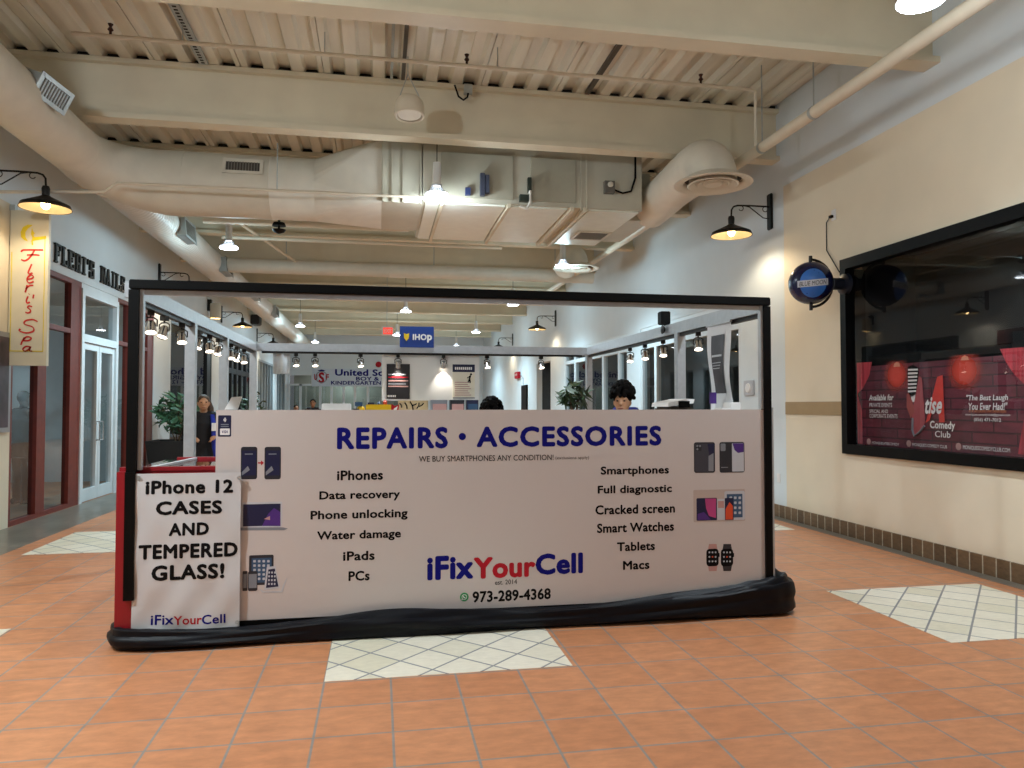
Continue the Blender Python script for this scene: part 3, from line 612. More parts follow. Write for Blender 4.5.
p = MB(); rrect(p, (249, 555, 273.5, 585), TY, 0, .06); rrect(p, (251.5, 558, 271.5, 582.5), TY, 1, .02, .001)
for i in range(4):
    for j in range(5): rrect(p, (253.3 + i * 4.6, 560 + j * 4.4, 255.8 + i * 4.6, 562.4 + j * 4.4), TY, 2, .2, .002)
for x0, x1, y0, y1 in ((242.5, 247.5, 571, 591), (248, 257.5, 571, 591)): rrect(p, (x0, y0, x1, y1), TY, 0, .2, .003); rrect(p, (x0 + .8, y0 + 3, x1 - .8, y1 - 3), TY, 3, .03, .004)
poly(p, [(264, 590), (266.8, 567), (275.5, 566), (280, 588)], TY, 2, .003); poly(p, [(266, 588), (268.3, 569.5), (274.8, 568.5), (278.5, 586.5)], TY, 4, .004)
for i in range(3):
    for j in range(4): rrect(p, (268.3 + i * 2.9 - j * .1, 571.5 + j * 3.8, 270 + i * 2.9 - j * .1, 573.5 + j * 3.8), TY, 2, .2, .005)
poly(p, [(259, 588), (264, 591.5), (281, 591), (283, 585), (286.5, 578), (287, 578.6), (284.5, 586), (282.5, 592.5), (262, 592.6)], TY, 2, .006)
p.build('device_family_picture', [PDARK, PBLUE, PSILV, PGREY, PNIGHT], pa)
p = MB(); rrect(p, (694, 442.2, 715, 472.8), TY, 0, .1); rrect(p, (695, 443.5, 714, 471.8), TY, 1, .08, .001); poly(p, [(707.5, 443.8), (714, 443.8), (714, 455), (709.5, 458)], TY, 3, .002); rrect(p, (695.7, 444, 701.5, 451), TY, 0, .2, .002); poly(p, [(708.5, 456), (713.5, 453), (713.5, 471), (708.5, 471)], TY, 2, .003)
rrect(p, (719.5, 442, 744.5, 472.5), TY, 0, .08); rrect(p, (732, 443.2, 743.8, 471.5), TY, 4, .05, .002); poly(p, [(732.5, 443.4), (743.6, 443.4), (743.6, 452), (738, 453), (734.5, 450)], TY, 5, .003); rrect(p, (720.5, 443.5, 725.5, 451), TY, 2, .2, .002); rrect(p, (721, 467, 728, 467.8), TY, 2, .1, .002)
for cx_, cy_ in ((697.3, 446), (700, 446), (697.3, 449.2), (722, 445.3), (724, 445.3), (722, 448.3)):
    v = onY(cx_, cy_, TY); p.lathe([(.008, .0), (0, .001)], o=(v.x, TY - .0006, v.z), ax=(0, -1, 0), n=10, m=2)
p.build('phone_backs_picture', [PDARK, mat('graphite_print', '#3a3b44', .4), PGREY, PNIGHT, PSILV, PPURP], pa)
p = MB(); rrect(p, (693.5, 489.5, 745, 521.5), TY, 7, .03); rrect(p, (724.5, 491, 744.8, 520), TY, 0, .08, .001); rrect(p, (726.8, 494, 742.5, 517.5), TY, 1, .02, .002)
for i in range(3):
    for j in range(4): rrect(p, (729.5 + i * 4.5, 496.5 + j * 5, 732 + i * 4.5, 499 + j * 5), TY, 0, .2, .003)
rrect(p, (696.5, 498, 717, 520.5), TY, 2, .05, .002); poly(p, [(705, 498.5), (716, 498.5), (716, 518), (709, 516), (706, 508)], TY, 3, .003); poly(p, [(697.5, 514), (704, 512), (711, 519.8), (697.5, 519.8)], TY, 5, .004)
rrect(p, (717, 499, 725, 520), TY, 0, .05, .003); rrect(p, (718, 501, 724, 508), TY, 6, .05, .004)
rrect(p, (724.8, 498, 733.5, 520), TY, 2, .05, .005); poly(p, [(725.5, 519.5), (725.5, 509), (729.5, 502), (732.8, 506), (732.8, 519.5)], TY, 4, .006)
p.build('tablet_set_picture', [PSILV, PBLUE, PNIGHT, PPINK, PORNG, PPURP, PROSE, mat('pale_beige_print', '#b5a59c', .5, var=.02)], pa)
p = MB()
for x0, m in ((707, 1), (721.5, 2)):
    poly(p, [(x0 + 2, 544), (x0 + 9.5, 544), (x0 + 10.5, 550), (x0 + 10.5, 565), (x0 + 9.5, 571), (x0 + 2, 571), (x0 + 1, 565), (x0 + 1, 550)], TY, m); rrect(p, (x0 - .6, 548.8, x0 + 11.6, 566.2), TY, 0, .25, .001)
    rrect(p, (x0 + 11.3, 553, x0 + 12.6, 557), TY, 0, .3, .001)
    for i in range(3):
        for j in range(3): rrect(p, (x0 + 1.6 + i * 3.1, 551.5 + j * 4.5, x0 + 3.2 + i * 3.1, 553.2 + j * 4.5), TY, 3 if (i, j) != (1, 1) else 4, .3, .002)
p.build('smart_watch_picture', [PBLACK, PROSE, PDARK, PSILV, PORNG], pa)
p = MB(); rrect(p, (218, 415.3, 231.2, 436.6), TY, 0, .08); rrect(p, (220, 428.5, 229.8, 435), TY, 1, .1, .001)
for k in range(3): v = onY(223.2 + k * 1.0, 419.8, TY); p.tube([(v.x + .005 + .006 * (k + 1) * (math.cos(t) - 1), TY - .002, v.z + .006 * (k + 1) * math.sin(t)) for t in (-.9, -.45, 0, .45, .9)], .002, 5, 1)
for y_ in (424, 426): rrect(p, (220.8, y_, 228.8, y_ + .9), TY, 2, .2, .002)
p.build('contactless_pay_sticker', [PNIGHT, PWHITE, PGREY], pa)
put_text(MB(), 'VISA', lambda u, v: (u, TY - .0006, v), *(lambda b_: (b_[0] + .012, b_[1] - .012, b_[2] + .012, b_[3] - .012))(box_onY(220, 428.5, 229.8, 435, TY)), .02, .2).build('card_lettering', NAVY, pa)
# frame
MB().box(-1.545, -1.485, 4.915, 4.935, .3, 1.09).box(-1.545, -1.485, 4.93, 4.99, 1.09, 2.23).build('black_post', BLACK, kb); MB().box(2.762, 2.815, 4.935, 4.99, .16, 2.23).build('black_post', BLACK, kb)
MB().box(-1.545, 2.815, 4.93, 4.99, 2.235, 2.295).build('black_top_bar', BLACK, kb, bevel=.006)
MB().box(-1.484, -1.462, 4.95, 4.99, 1.1, 2.235).build('edge_strip', ALU, kb); MB().box(2.815, 2.837, 4.95, 4.99, .16, 1.49).build('edge_strip', ALU, kb); MB().box(2.742, 2.761, 4.95, 4.99, 1.48, 2.235).build('edge_strip', ALU, kb); MB().box(-1.462, 2.742, 4.96, 4.99, 2.205, 2.235).build('edge_strip', ALU, kb)
for x0 in (KX0, KX1):
    MB().box(x0 - .04, x0 + .04, 5.0, RY, 2.19, 2.29).build('side_rail', ALU, kb)
    MB().box(x0 - .02, x0 + .02, 5.02, RY - .05, 2.16, 2.19).build('track', IRON, kb)
MB().box(KX0, KX1, RY - .04, RY + .04, 2.19, 2.29).build('rear_rail', ALU, kb); MB().box(KX0 + .1, KX1 - .1, RY - .02, RY + .02, 2.165, 2.19).build('track', IRON, kb)
for x0, y in ((KX0, 6.52), (KX0, 7.85), (KX0, RY), (KX1, RY), (KX1, 6.55)): MB().box(x0 - .04, x0 + .04, y - .04, y + .04, 0, 2.19).build('grey_post', ALU, kb)
MB().box(.035, 1.31, RY + .05, RY + .08, 1.57, 2.2).build('white_backboard', mat('white_board', '#e2e0dc', .5, var=.01), kb)
MB().box(KX0 + .1, KX1 - .05, 8.95, 9.6, .02, 1.38).build('rear_counter', mat('white_counter', '#d5d3d0', .4, var=.02), kb)
MB().box(KX1 - .6, KX1 - .02, 5.02, 6.5, .02, 1.38).build('side_counter', mat('white_counter', '#d5d3d0', .4, var=.02), kb)
# counter with red trim and the glass case behind it
dc = thing('display_counter', 'low red-trimmed counter end with a glass top beside the printed wall', 'counter', (-1.3, 5.5, 0))
MB().box(-1.6, -1.03, 4.995, 5.02, .12, 1.09).build('red_front', RED, dc); MB().box(-1.6, -1.5, 4.94, 4.995, .12, 1.09).build('red_corner', RED, dc)
MB().box(-1.6, -.98, 4.99, 5.04, 1.09, 1.115).box(-1.5, -.98, 5.93, 5.97, 1.085, 1.113).build('red_edge', RED, dc)
MB().box(-1.58, -.75, 5.02, 5.95, .12, .8).build('cabinet', mat('grey_cabinet', '#6f6c6c', .5, var=.05), dc)
MB().box(-1.58, -.75, 5.03, 5.93, 1.085, 1.095).build('glass_top', CGLASS, dc)
MB().prism([(-1.46, 5.04, 1.096), (-1.43, 5.04, 1.096), (-1.35, 6.0, 1.096), (-1.38, 6.0, 1.096)], (0, 0, .014)).build('chrome_edge', mat('pale_metal_edge', '#d9dde0', .4, metal=.2), dc)
dc2 = thing('glass_showcase', 'long glass showcase behind the red-trimmed counter inside the booth', 'showcase', (-1.2, 7.4, 0))
MB().box(-1.49, -.75, 6.05, 8.85, .02, .75).build('base_cabinet', PSILV, dc2); MB().box(-1.49, -.75, 6.05, 8.85, .95, .965).build('glass_top', CGLASS, dc2); MB().box(-1.49, -1.47, 6.05, 8.85, .75, .98).box(-.77, -.75, 6.05, 8.85, .75, .98).build('chrome_edge', CHROME, dc2)
# vinyl banner hung on the counter
bn = thing('vinyl_banner', 'shiny white vinyl banner for phone cases hung on the low red counter', 'banner', (-1.18, 4.93, .1))
b0, b1 = -1.499, -.862
def bf(u, v, o_=0.0):
    x_ = b0 + u * (b1 - b0); z_ = .105 + v * (1.079 - .105)
    return (x_, 4.928 + .006 * math.sin(7 * u + 9 * v) * math.sin(5 * v + 3 * u) + .004 * math.sin(16 * (u - v)) * (1 - v) - o_, z_)
def bsurf(x_, z_): return bf((x_ - b0) / (b1 - b0), (z_ - .105) / .974, .0012)
MB().sheet(bf, 40, 60).build('sheet', VINYL, bn, True)
BY = 4.914
for s, px, b_ in (('iPhone 12', (145, 480.2, 232.6, 494), .042), ('CASES', (155.5, 501, 221.7, 514.8), .042), ('AND', (168.3, 523, 208.3, 535.8), .042), ('TEMPERED', (138, 544, 237.2, 558.5), .042), ('GLASS!', (151, 564.7, 224, 580.2), .042)):
    text_Y('text_line', s, px, BY, PBLACK, bn, b_, space=1.04, surf=bsurf)
for s, px, m in (('iFix', (149.7, 615.5, 173.2, 625.5), NAVY), ('Your', (173.2, 616, 201.5, 625.2), PRED), ('Cell', (201.5, 614.8, 225, 624.2), NAVY)): text_Y('logo_lettering', s, px, BY, m, bn, .02, surf=bsurf)
for px in ((138.5, 478), (239, 478), (236.8, 622.5)): v = onY(*px, BY); MB().lathe([(.004, .002), (.012, .003), (.013, 0)], o=(v.x, 4.922, v.z), ax=(0, -1, 0), n=14).build('grommet', GALV, bn, True)

# black cloth bundled along the booth's foot
path = [(-1.58, 5.5), (-1.605, 5.2), (-1.612, 5.03), (-1.555, 4.925), (-1.4, 4.898)] + [(-1.2 + .2 * k, 4.898 + .0008 * k) for k in range(20)] + [(2.78, 4.9), (2.9, 4.93), (2.95, 5.0), (2.95, 5.15), (2.93, 5.4)]
P3 = [Vector((a, b, 0)) for a, b in path]; cum = [0]
for a, b in zip(P3, P3[1:]): cum.append(cum[-1] + (b - a).length)
def along(t):
    d = t * cum[-1]
    for i in range(len(P3) - 1):
        if d <= cum[i + 1] or i == len(P3) - 2:
            k = (d - cum[i]) / (cum[i + 1] - cum[i]); return P3[i].lerp(P3[i + 1], k), (P3[min(i + 2, len(P3) - 1)] - P3[max(i - 1, 0)]).normalized()
def cf(u, v):
    p_, t_ = along(u); nrm = Vector((t_.y, -t_.x, 0)); th = 2 * PI * v
    xx = p_.x; lump = math.exp(-((xx - 2.9) / .35) ** 2)
    h = .062 + .012 * math.sin(3 * xx + 1) + .022 * max(0, (xx + 1.6) / 4.4) + .05 * lump; wd = .058 + .012 * math.sin(4 * xx) + .02 * lump
    rip = 1 + .13 * math.sin(5 * th + 2.2 * xx + 1.2 * math.sin(1.7 * xx)) + .06 * math.sin(9 * th - 4 * xx) + .05 * lump * math.sin(23 * u * 9 + 3 * th)
    c_, s_ = math.cos(th), math.sin(th)
    q_ = p_ + nrm * (wd * c_ * rip); z_ = h + h * s_ * rip
    return (q_.x, q_.y, max(.003, z_))
o = MB().sheet(cf, 240, 40).build('cloth_skirt', CLOTH, smooth=True); tag(o, 'black satin cloth bundled on the tiles along the foot of the booth', 'cloth')

# clip-on spotlights along the booth rails
cl = thing('clip_spotlight', 'silver clip spotlight, first on the salon side rail behind the black corner post', 'spotlight', (0, 0, 0), 'clip spotlights on the booth rails')
MB().box(-.022, .022, -.022, .022, -.035, 0).tube([(0, 0, -.035), (0, 0, -.05)], .007, 8).build('mount', IRON, cl)
MB().tube([(-.04, 0, -.11), (-.041, 0, -.064), (-.02, 0, -.05), (.02, 0, -.05), (.041, 0, -.064), (.04, 0, -.11)], .005, 6).build('yoke', IRON, cl, True)
can = MB().lathe([(0, .036), (.026, .033), (.034, .02), (.036, -.045), (.039, -.05), (.037, -.056), (.03, -.04)], o=(0, 0, -.11), ax=(0, -.5, 1), n=20).build('can', CHROME, cl, True)
MB().lathe([(.034, -.047), (.02, -.052), (0, -.054)], o=(0, 0, -.11), ax=(0, -.5, 1), n=18).build('lens', CLIPL, can, True)
LL = ['second', 'third', 'fourth', 'fifth', 'sixth', 'seventh', 'eighth', 'ninth']
spots = []
for i, px in enumerate(((151, 311), (164.6, 318), (182, 329), (199, 337), (209.6, 339), (219, 341), (231, 347), (237.5, 350), (244, 353))):
    v = onX(px[0], px[1] - 8, KX0); spots.append(((KX0, v.y, 2.16), PI + .35 * (-1) ** i, None if i == 0 else 'silver clip spotlight, %s from the corner post on the salon side rail' % LL[i - 1]))
for px, lab in (((296, 354), 'low flat-tilted spotlight beside the pale hanging sheet on the rear rail'), ((315, 358), 'clip spotlight on the rear rail above the school crest'), ((360.5, 360), 'clip spotlight on the rear rail above the school lettering'), ((398, 360), 'clip spotlight on the rear rail shining on the dark poster'), ((443.5, 359), 'clip spotlight on the rear rail beside the blue-headed notice'), ((487, 360), 'clip spotlight on the rear rail past the white backboard edge'), ((541, 362), 'clip spotlight on the rear rail before the grey doorway')):
    v = onY(px[0], px[1], RY); spots.append(((v.x, RY, 2.165), (0 if px[0] in (398, 443.5) else PI + .3), lab))
for px, lab in (((630, 345), 'clip spotlight in front of the white column on the window side rail'), ((645, 342), 'brightly lit clip spotlight on the window side rail past the white column'), ((663, 338), 'clip spotlight on the window side rail below the black floodlight'), ((698, 318), 'clip spotlight on the window side rail beside the wavy hanging banner')):
    v = onX(px[0], px[1], KX1); spots.append(((KX1, v.y, 2.16), PI - .3, lab))
for i, (p_, rz, lab) in enumerate(spots):
    if i == 0: cl.location = p_; cl.rotation_euler = (0, 0, rz); ORG[cl.name] = Vector(p_)
    else: dup(cl, p_, rz, lab)
for i in (3, 11, 12, 13, 14, 17):
    p_ = spots[i][0]; tgt = (p_[0], p_[1] + .6, .6) if i != 14 else (p_[0] + .35, RY + .1, 1.8)
    lamp_light('spot_light', (p_[0], p_[1] - .02, p_[2] - .2), CLIP_W, (1, .93, .82), .03, 90, tgt)
fl_ = thing('floodlight', 'small black floodlight clamped above the window side rail', 'floodlight', (KX1, 7.1, 2.29))
v = onX(665, 317, KX1); MB().box(KX1 - .06, KX1 + .04, v.y - .05, v.y + .05, 2.31, 2.44).build('head', BLACK, fl_, bevel=.008)
MB().tube([(KX1, v.y, 2.34), (KX1, v.y, 2.28)], .015, 8).build('stem', IRON, fl_, True); MB().lathe([(.03, 0), (.045, .02), (0, .03)], o=(KX1 - .05, v.y - .1, 2.25), ax=(-1, 0, 0), n=16).build('clamp', IRON, fl_, True)

# signs and posters hung inside the booth
ih = thing('restaurant_sign', 'blue rectangular restaurant sign standing on the rear rail', 'sign', (.48, 9.58, 2.29))
u0, u1, v0, v1 = box_onY(399.8, 326.6, 433.8, 347, 9.58)
MB().box(u0, u1, 9.57, 9.6, 2.26, v1).build('sign_board', mat('sign_blue', '#173a86', .4, var=.03), ih)
put_text(MB(), 'IHO', lambda u, v: (u, 9.565, v), u0 + .165, u0 + .345, 2.355, 2.435, .04).build('lettering', PWHITE, ih); put_text(MB(), 'p', lambda u, v: (u, 9.565, v), u0 + .35, u0 + .415, 2.325, 2.425, .04).build('lettering', PWHITE, ih)
cx0, cz0 = u0 + .085, 2.4
MB().add([(cx0 + a, 9.565, cz0 + b) for a, b in ((-.035, .045), (0, .03), (.035, .045), (.03, -.02), (0, -.06), (-.03, -.02))], [(0, 1, 2, 3, 4, 5)]).build('yellow_marker', mat('marker_yellow', '#e2c01e', .5), ih)
po = thing('dark_poster', 'dark poster with pale stripes on the white backboard under a spotlight', 'poster', (.19, 9.66, 1.6))
u0, u1, v0, v1 = box_onY(386.6, 364, 409.8, 399, 9.66)
MB().box(u0, u1, 9.655, 9.67, v0, v1).build('sheet', mat('soft_black_print', '#1c191d', .45, var=.1), po)
for k, (a, m) in enumerate(((.62, PRED), (.7, PSILV), (.52, PROSE), (.43, PGREY), (.36, PROSE))):
    z_ = v0 + a * (v1 - v0); MB().box(u0 + .02, u1 - .02 - .03 * (k % 2), 9.652, 9.655, z_ - .008, z_ + .008).build('printed_band', m, po)
fb_ = MB()
for k in range(5): fb_.box(u0 + .015 + k * .022, u0 + .03 + k * .022, 9.652, 9.655, v0 + .025, v0 + .05)
fb_.build('foot_lettering', PWHITE, po)
no = thing('notice_poster', 'cream notice with a blue header band and a small black figure on the backboard', 'poster', (1.1, 9.66, 1.6))
u0, u1, v0, v1 = box_onY(452.5, 364.5, 474.7, 398.5, 9.66)
MB().box(u0, u1, 9.655, 9.67, v0, v1).build('sheet', mat('cream_paper', '#e6dfcc', .6, var=.02), no)
MB().box(u0, u1, 9.65, 9.656, v1 - .1, v1).build('header_band', PNIGHT, no); MB().box(u0 + .005, u1, 9.65, 9.656, v0, v0 + .015).build('foot_bar', PGREY, no)
hb_ = MB()
for k in range(9): hb_.box(u0 + .03 + k * .026, u0 + .048 + k * .026, 9.648, 9.65, v1 - .07, v1 - .035)
hb_.build('header_lettering', PWHITE, no)
for k in range(7): MB().box(u0 + .03, u1 - .05 - .02 * (k % 3), 9.653, 9.655, v0 + .04 + k * .028, v0 + .05 + k * .028).build('text_band', PROSE, no)
fgx, fgz = u1 - .07, v1 - .16
MB().ball((fgx + .02, 9.652, fgz + .03), (.014, .003, .014), 10, 6).tube([(fgx + .012, 9.652, fgz + .015), (fgx, 9.652, fgz - .03), (fgx + .01, 9.652, fgz - .08)], .01, 6).tube([(fgx, 9.652, fgz - .03), (fgx - .02, 9.652, fgz - .075)], .008, 6).tube([(fgx + .01, 9.652, fgz + .01), (fgx - .03, 9.652, fgz - .02)], .007, 6).build('running_figure', PBLACK, no, True)
hs = thing('hanging_sheet', 'pale grey translucent sheet hanging at the rear corner of the booth', 'hanging sheet', (-1.3, 9.7, 1.9))
u0, u1, v0, v1 = box_onY(273, 351.5, 290, 374, 9.7)
MB().sheet(lambda u, v: (u0 + u * (u1 - u0), 9.7 + .012 * math.sin(9 * u), v0 + v * (v1 - v0)), 12, 4).build('sheet', mat('pale_sheet', '#c9cdcf', .5, var=.25, scale=4), hs, True)
MB().box(u0, u1, 9.69, 9.71, v1 - .02, v1).build('top_batten', ALU, hs)
hbn = thing('hanging_banner', 'wavy white hanging banner with a dark printed panel on the window side rail', 'banner', (KX1, 5.9, 1.4))
ya, yb = 5.84, 5.44
def wf(o_): return lambda u, v: (KX1 - .05 + .022 * math.sin(6 * v + 2 * u) * (1 - v * .6) - o_, ya + u * (yb - ya) - .03 * (1 - v), 1.44 + v * .75)
MB().sheet(wf(0), 16, 24).build('sheet', mat('white_banner_cloth', '#d6d9de', .6, var=.03), hbn, True)
f2 = wf(.006); MB().sheet(lambda u, v: f2(.22 + .54 * u, .22 + .64 * v), 12, 20).build('dark_print', mat('dark_photo_print', '#39363c', .5, var=.4, scale=7), hbn, True)
for k, vv in enumerate((.62, .55, .52, .49)): MB().sheet(lambda u, v: wf(.009)(.26 + (.44 - .03 * k) * u, vv + (.022 if k == 0 else .008) * v), 6, 1).build('printed_line', PSILV, hbn)
MB().box(KX1 - .06, KX1 - .04, 5.42, 5.86, 2.17, 2.19).build('top_batten', ALU, hbn)

# things standing on the booth counters
def small(name, lab, cat, mb, m, group=None, smooth=False, bevel=0): o = mb.build(name, m, None, smooth, bevel); return tag(o, lab, cat, group)
rc = 1.38
def P9(px, py, Y=9.2): return onY(px, py, Y)
v = P9(713, 400, 5.5); pt = thing('card_stand', 'small purple price card on a white stand below the hanging banner', 'card stand', (v.x, 5.5, rc))
MB().box(v.x - .028, v.x + .028, 5.495, 5.505, 1.52, 1.61).build('purple_card', PPURP, pt); MB().box(v.x - .03, v.x + .03, 5.47, 5.53, rc, 1.4).box(v.x - .018, v.x + .018, 5.496, 5.504, 1.4, 1.52).build('stand', PWHITE, pt)
v = P9(734, 408, 5.35); small('white_box', 'small white box on the counter edge right of the purple card', 'box', MB().box(v.x - .045, v.x + .045, 5.32, 5.45, rc, 1.53), PWHITE, bevel=.006)
v = P9(723, 410, 5.35); small('paper_pad', 'flat white paper pad between the purple card and the white box', 'paper pad', MB().box(v.x - .04, v.x + .04, 5.3, 5.42, rc, 1.487), PWHITE, bevel=.004)
pr = thing('receipt_printer', 'brown and white office machine on the counter behind the printed wall', 'printer', (0, 0, 0))
v = P9(674, 410, 6.2); vx = v.x
MB().box(vx - .11, vx + .12, 6.05, 6.4, rc, 1.5).build('body', mat('brown_grey_plastic', '#4b4036', .5, var=.1), pr, bevel=.02)
MB().prism([(vx - .13, 6.03, 1.495), (vx + .11, 6.03, 1.525), (vx + .12, 6.03, 1.56), (vx + .05, 6.03, 1.565), (vx - .12, 6.03, 1.53)], (0, .38, 0)).build('white_lid', PWHITE, pr)
MB().box(vx - .03, vx + .07, 6.02, 6.04, 1.49, 1.545).build('dark_slot', BLACK, pr)
v = P9(233, 405, 5.6); tb = thing('tablet_stand', 'white tilted tablet on a stand behind the contactless sticker', 'tablet', (v.x, 5.6, 1.3))
MB().prism([(v.x - .06, 5.6, 1.475), (v.x + .03, 5.6, 1.475), (v.x + .06, 5.6, 1.57), (v.x - .01, 5.6, 1.565)], (0, .02, 0)).build('screen', PWHITE, tb); MB().box(v.x - .04, v.x + .04, 5.56, 5.7, 1.096, 1.475).build('base', PGREY, tb)
# toys and goods on the rear counter
v0_, v1_ = P9(366, 408), P9(391, 408); yk = thing('toy_truck', 'bright yellow toy truck on the rear counter', 'toy', (v0_.x, 9.2, rc))
MB().box(v0_.x, v1_.x, 9.1, 9.3, rc + .03, P9(380, 404.5).z).build('body', mat('toy_yellow', '#e0b416', .35), yk, bevel=.006)
for x_ in (v0_.x + .05, v1_.x - .06): MB().lathe([(.0, -.11), (.035, -.11), (.035, .11), (0, .11)], o=(x_, 9.2, rc + .035), ax=(0, 1, 0), n=16).build('wheel', BLACK, yk, True)
MB().box(v0_.x + .02, v0_.x + .1, 9.12, 9.28, P9(380, 405).z, P9(380, 402.5).z).build('cab', PNIGHT, yk)
v = P9(360, 408); tt = thing('toy_digger', 'small yellow and black toy left of the long yellow truck', 'toy', (v.x, 9.2, rc))
MB().ball((v.x + .01, 9.2, 1.46), (.05, .05, .045)).build('body', mat('toy_yellow', '#e0b416'), tt, True); MB().box(v.x - .08, v.x - .01, 9.15, 9.25, rc, 1.47).build('bucket', PDARK, tt); MB().box(v.x - .06, v.x + .03, 9.16, 9.24, 1.5, 1.55).build('cab', PBLUE, tt)
for k, (px, py, m, lab, w_) in enumerate(((372, 402, PDARK, 'small dark toy figure behind the yellow truck', .03), (379, 401, PBLUE, 'small blue toy figure behind the yellow truck', .03), (385, 399.5, PORNG, 'small orange-red toy figure behind the yellow truck', .035))):
    v = P9(px, py, 9.35); o = small('toy_figure', lab, 'toy', MB().lathe([(0, 0), (w_, 0), (w_ * 1.1, .05), (w_ * .6, .09), (w_ * .8, v.z - rc - .03), (0, v.z - rc)], o=(v.x, 9.35, rc), n=14), m, 'toy figures on the rear counter', True)
v = P9(394, 407, 9.15); bgx = v.x; bg = thing('snack_bag', 'red and white packet standing beside the yellow truck', 'packet', (bgx, 9.15, rc))
MB().prism([(bgx - .05, 9.13, rc), (bgx + .05, 9.13, rc), (bgx + .06, 9.13, 1.52), (bgx + .01, 9.13, 1.5), (bgx - .03, 9.13, 1.53)], (0, .05, 0)).build('bag', PRED, bg); MB().prism([(bgx - .02, 9.127, 1.42), (bgx + .02, 9.127, 1.41), (bgx + .045, 9.127, 1.5), (bgx, 9.127, 1.47)], (0, .004, 0)).build('white_flash', PWHITE, bg)
u0, u1, v0, v1 = box_onY(398, 400.5, 428, 412, 9.45); pw_ = thing('painted_panel', 'tan panel painted with black branches below the dark poster', 'picture', ((u0 + u1) / 2, 9.45, rc))
MB().box(u0, u1, 9.44, 9.47, rc, v1).build('board', mat('tan_board', '#b9a37c', .7, var=.1), pw_)
for a, b in (((.12, .3), (.05, .75)), ((.3, .2), (.22, .8)), ((.5, .1), (.4, .9)), ((.62, .2), (.7, .8)), ((.45, .5), (.62, .7)), ((.7, .4), (.85, .75))):
    L_ = lambda q: (u0 + q[0] * (u1 - u0), 9.438, 1.44 + q[1] * (v1 - 1.44)); MB().tube([L_(a), L_(((a[0] + b[0]) / 2 + .03, (a[1] + b[1]) / 2)), L_(b)], .008, 5).build('branch_stroke', PBLACK, pw_)
for k, (x0, x1) in enumerate(((431, 447), (450, 464), (466.5, 478))):
    u0, u1, v0, v1 = box_onY(x0, 400, x1, 411, 9.4); bx_ = thing('display_carton', ('pink and blue boxed phone gadget beside the tan painted panel', 'pink and dark boxed phone gadget, middle of three under the backboard', 'dark blue boxed phone gadget beside the black-haired head')[k], 'box', (u0, 9.4, rc), 'boxed gadgets under the backboard')
    MB().box(u0, u1, 9.36, 9.5, rc, v1).build('carton', (PGREY, PDARK, PNIGHT)[k], bx_); MB().box(u0 + .02, u1 - .01, 9.355, 9.36, rc + .05, v1 - .05).build('printed_face', (PROSE, PROSE, PBLUE)[k], bx_)
u0, u1, v0, v1 = box_onY(322, 403.5, 351, 411, 9.3); small('white_tub', 'low white plastic tub on the rear counter before the school front', 'tub', MB().box(u0, u1, 9.2, 9.4, rc, v1), PWHITE, bevel=.01)

# ---------------------------------------------------------------- wall things
sg = thing('blade_sign', 'tall white blade sign with red script and yellow border on the salon corner', 'sign', (-4.27, 10.0, 2.0))
MB().box(-4.49, -4.055, 9.97, 10.03, 2.0, 3.925).build('sign_box', mat('sign_white', '#d8d0b8', .45, var=.03), sg)
MB().box(-4.5, -4.44, 9.965, 10.035, 3.92, 3.99).build('bracket', GALV, sg)
YEL = mat('sign_yellow', '#dcc41e', .5); SRED = mat('sign_red', '#c4291f', .5); SY = 9.966
MB().box(-4.47, -4.462, SY, 9.97, 2.18, 3.4).box(-4.10, -4.092, SY, 9.97, 2.18, 3.62).box(-4.47, -4.092, SY, 9.97, 2.172, 2.184).build('border_line', YEL, sg)
fc = MB()
hc = [onY(x_, y_, SY) for x_, y_ in ((33, 225), (28, 224.5), (23, 227), (20.5, 232), (21, 237), (24, 240), (28, 241.5), (25.5, 237), (25.5, 232), (28, 228.5))]
fc.add([(q_.x, SY, q_.z) for q_ in hc], [list(range(len(hc)))])
h2 = [onY(x_, y_, SY) for x_, y_ in ((32, 227), (33, 231), (35, 233.5), (33.5, 235), (34.5, 237), (46, 236), (46.5, 238.5), (35, 240.5), (31, 241.5), (32.5, 238), (31, 234))]
fc.add([(q_.x, SY, q_.z) for q_ in h2], [list(range(len(h2)))]); fc.tube([onY(32, 241, SY), onY(32.5, 245, SY)], .008, 5).build('profile_emblem', YEL, sg)
# brush-script strokes: each letter in its own small box (pixels), strokes as 0..1 polylines
GL_ = {'F': [[(.05, .75), (.1, .9), (.3, .95), (1, 1)], [(.62, .95), (.5, .5), (.35, .15), (.2, .0), (.05, .1)], [(.3, .5), (.6, .55), (.85, .52)]],
       'l': [[(.6, 1), (.45, .6), (.3, .15), (.4, .0), (.7, .12)]],
       'e': [[(.2, .45), (.6, .55), (.75, .8), (.55, 1), (.25, .7), (.2, .25), (.4, 0), (.8, .2)]],
       'r': [[(.3, 1), (.25, .5), (.15, 0)], [(.2, .45), (.5, .9), (.85, .95)]],
       'i': [[(.5, .75), (.35, .3), (.4, 0), (.7, .1)], [(.58, .98), (.62, 1.02)]],
       "'": [[(.6, 1), (.45, .2)]],
       's': [[(.85, .9), (.5, 1), (.35, .75), (.65, .45), (.6, .1), (.3, 0), (.1, .15)]],
       'S': [[(.95, .85), (.7, 1), (.35, .9), (.3, .65), (.7, .45), (.75, .15), (.4, 0), (.05, .15), (.1, .3)]],
       'p': [[(.35, .85), (.2, .3), (.1, -.3)], [(.25, .5), (.5, .95), (.8, .8), (.65, .4), (.25, .35)]],
       'a': [[(.75, .85), (.4, .9), (.15, .4), (.35, .05), (.65, .4), (.8, .9), (.7, .2), (.95, .05)]]}
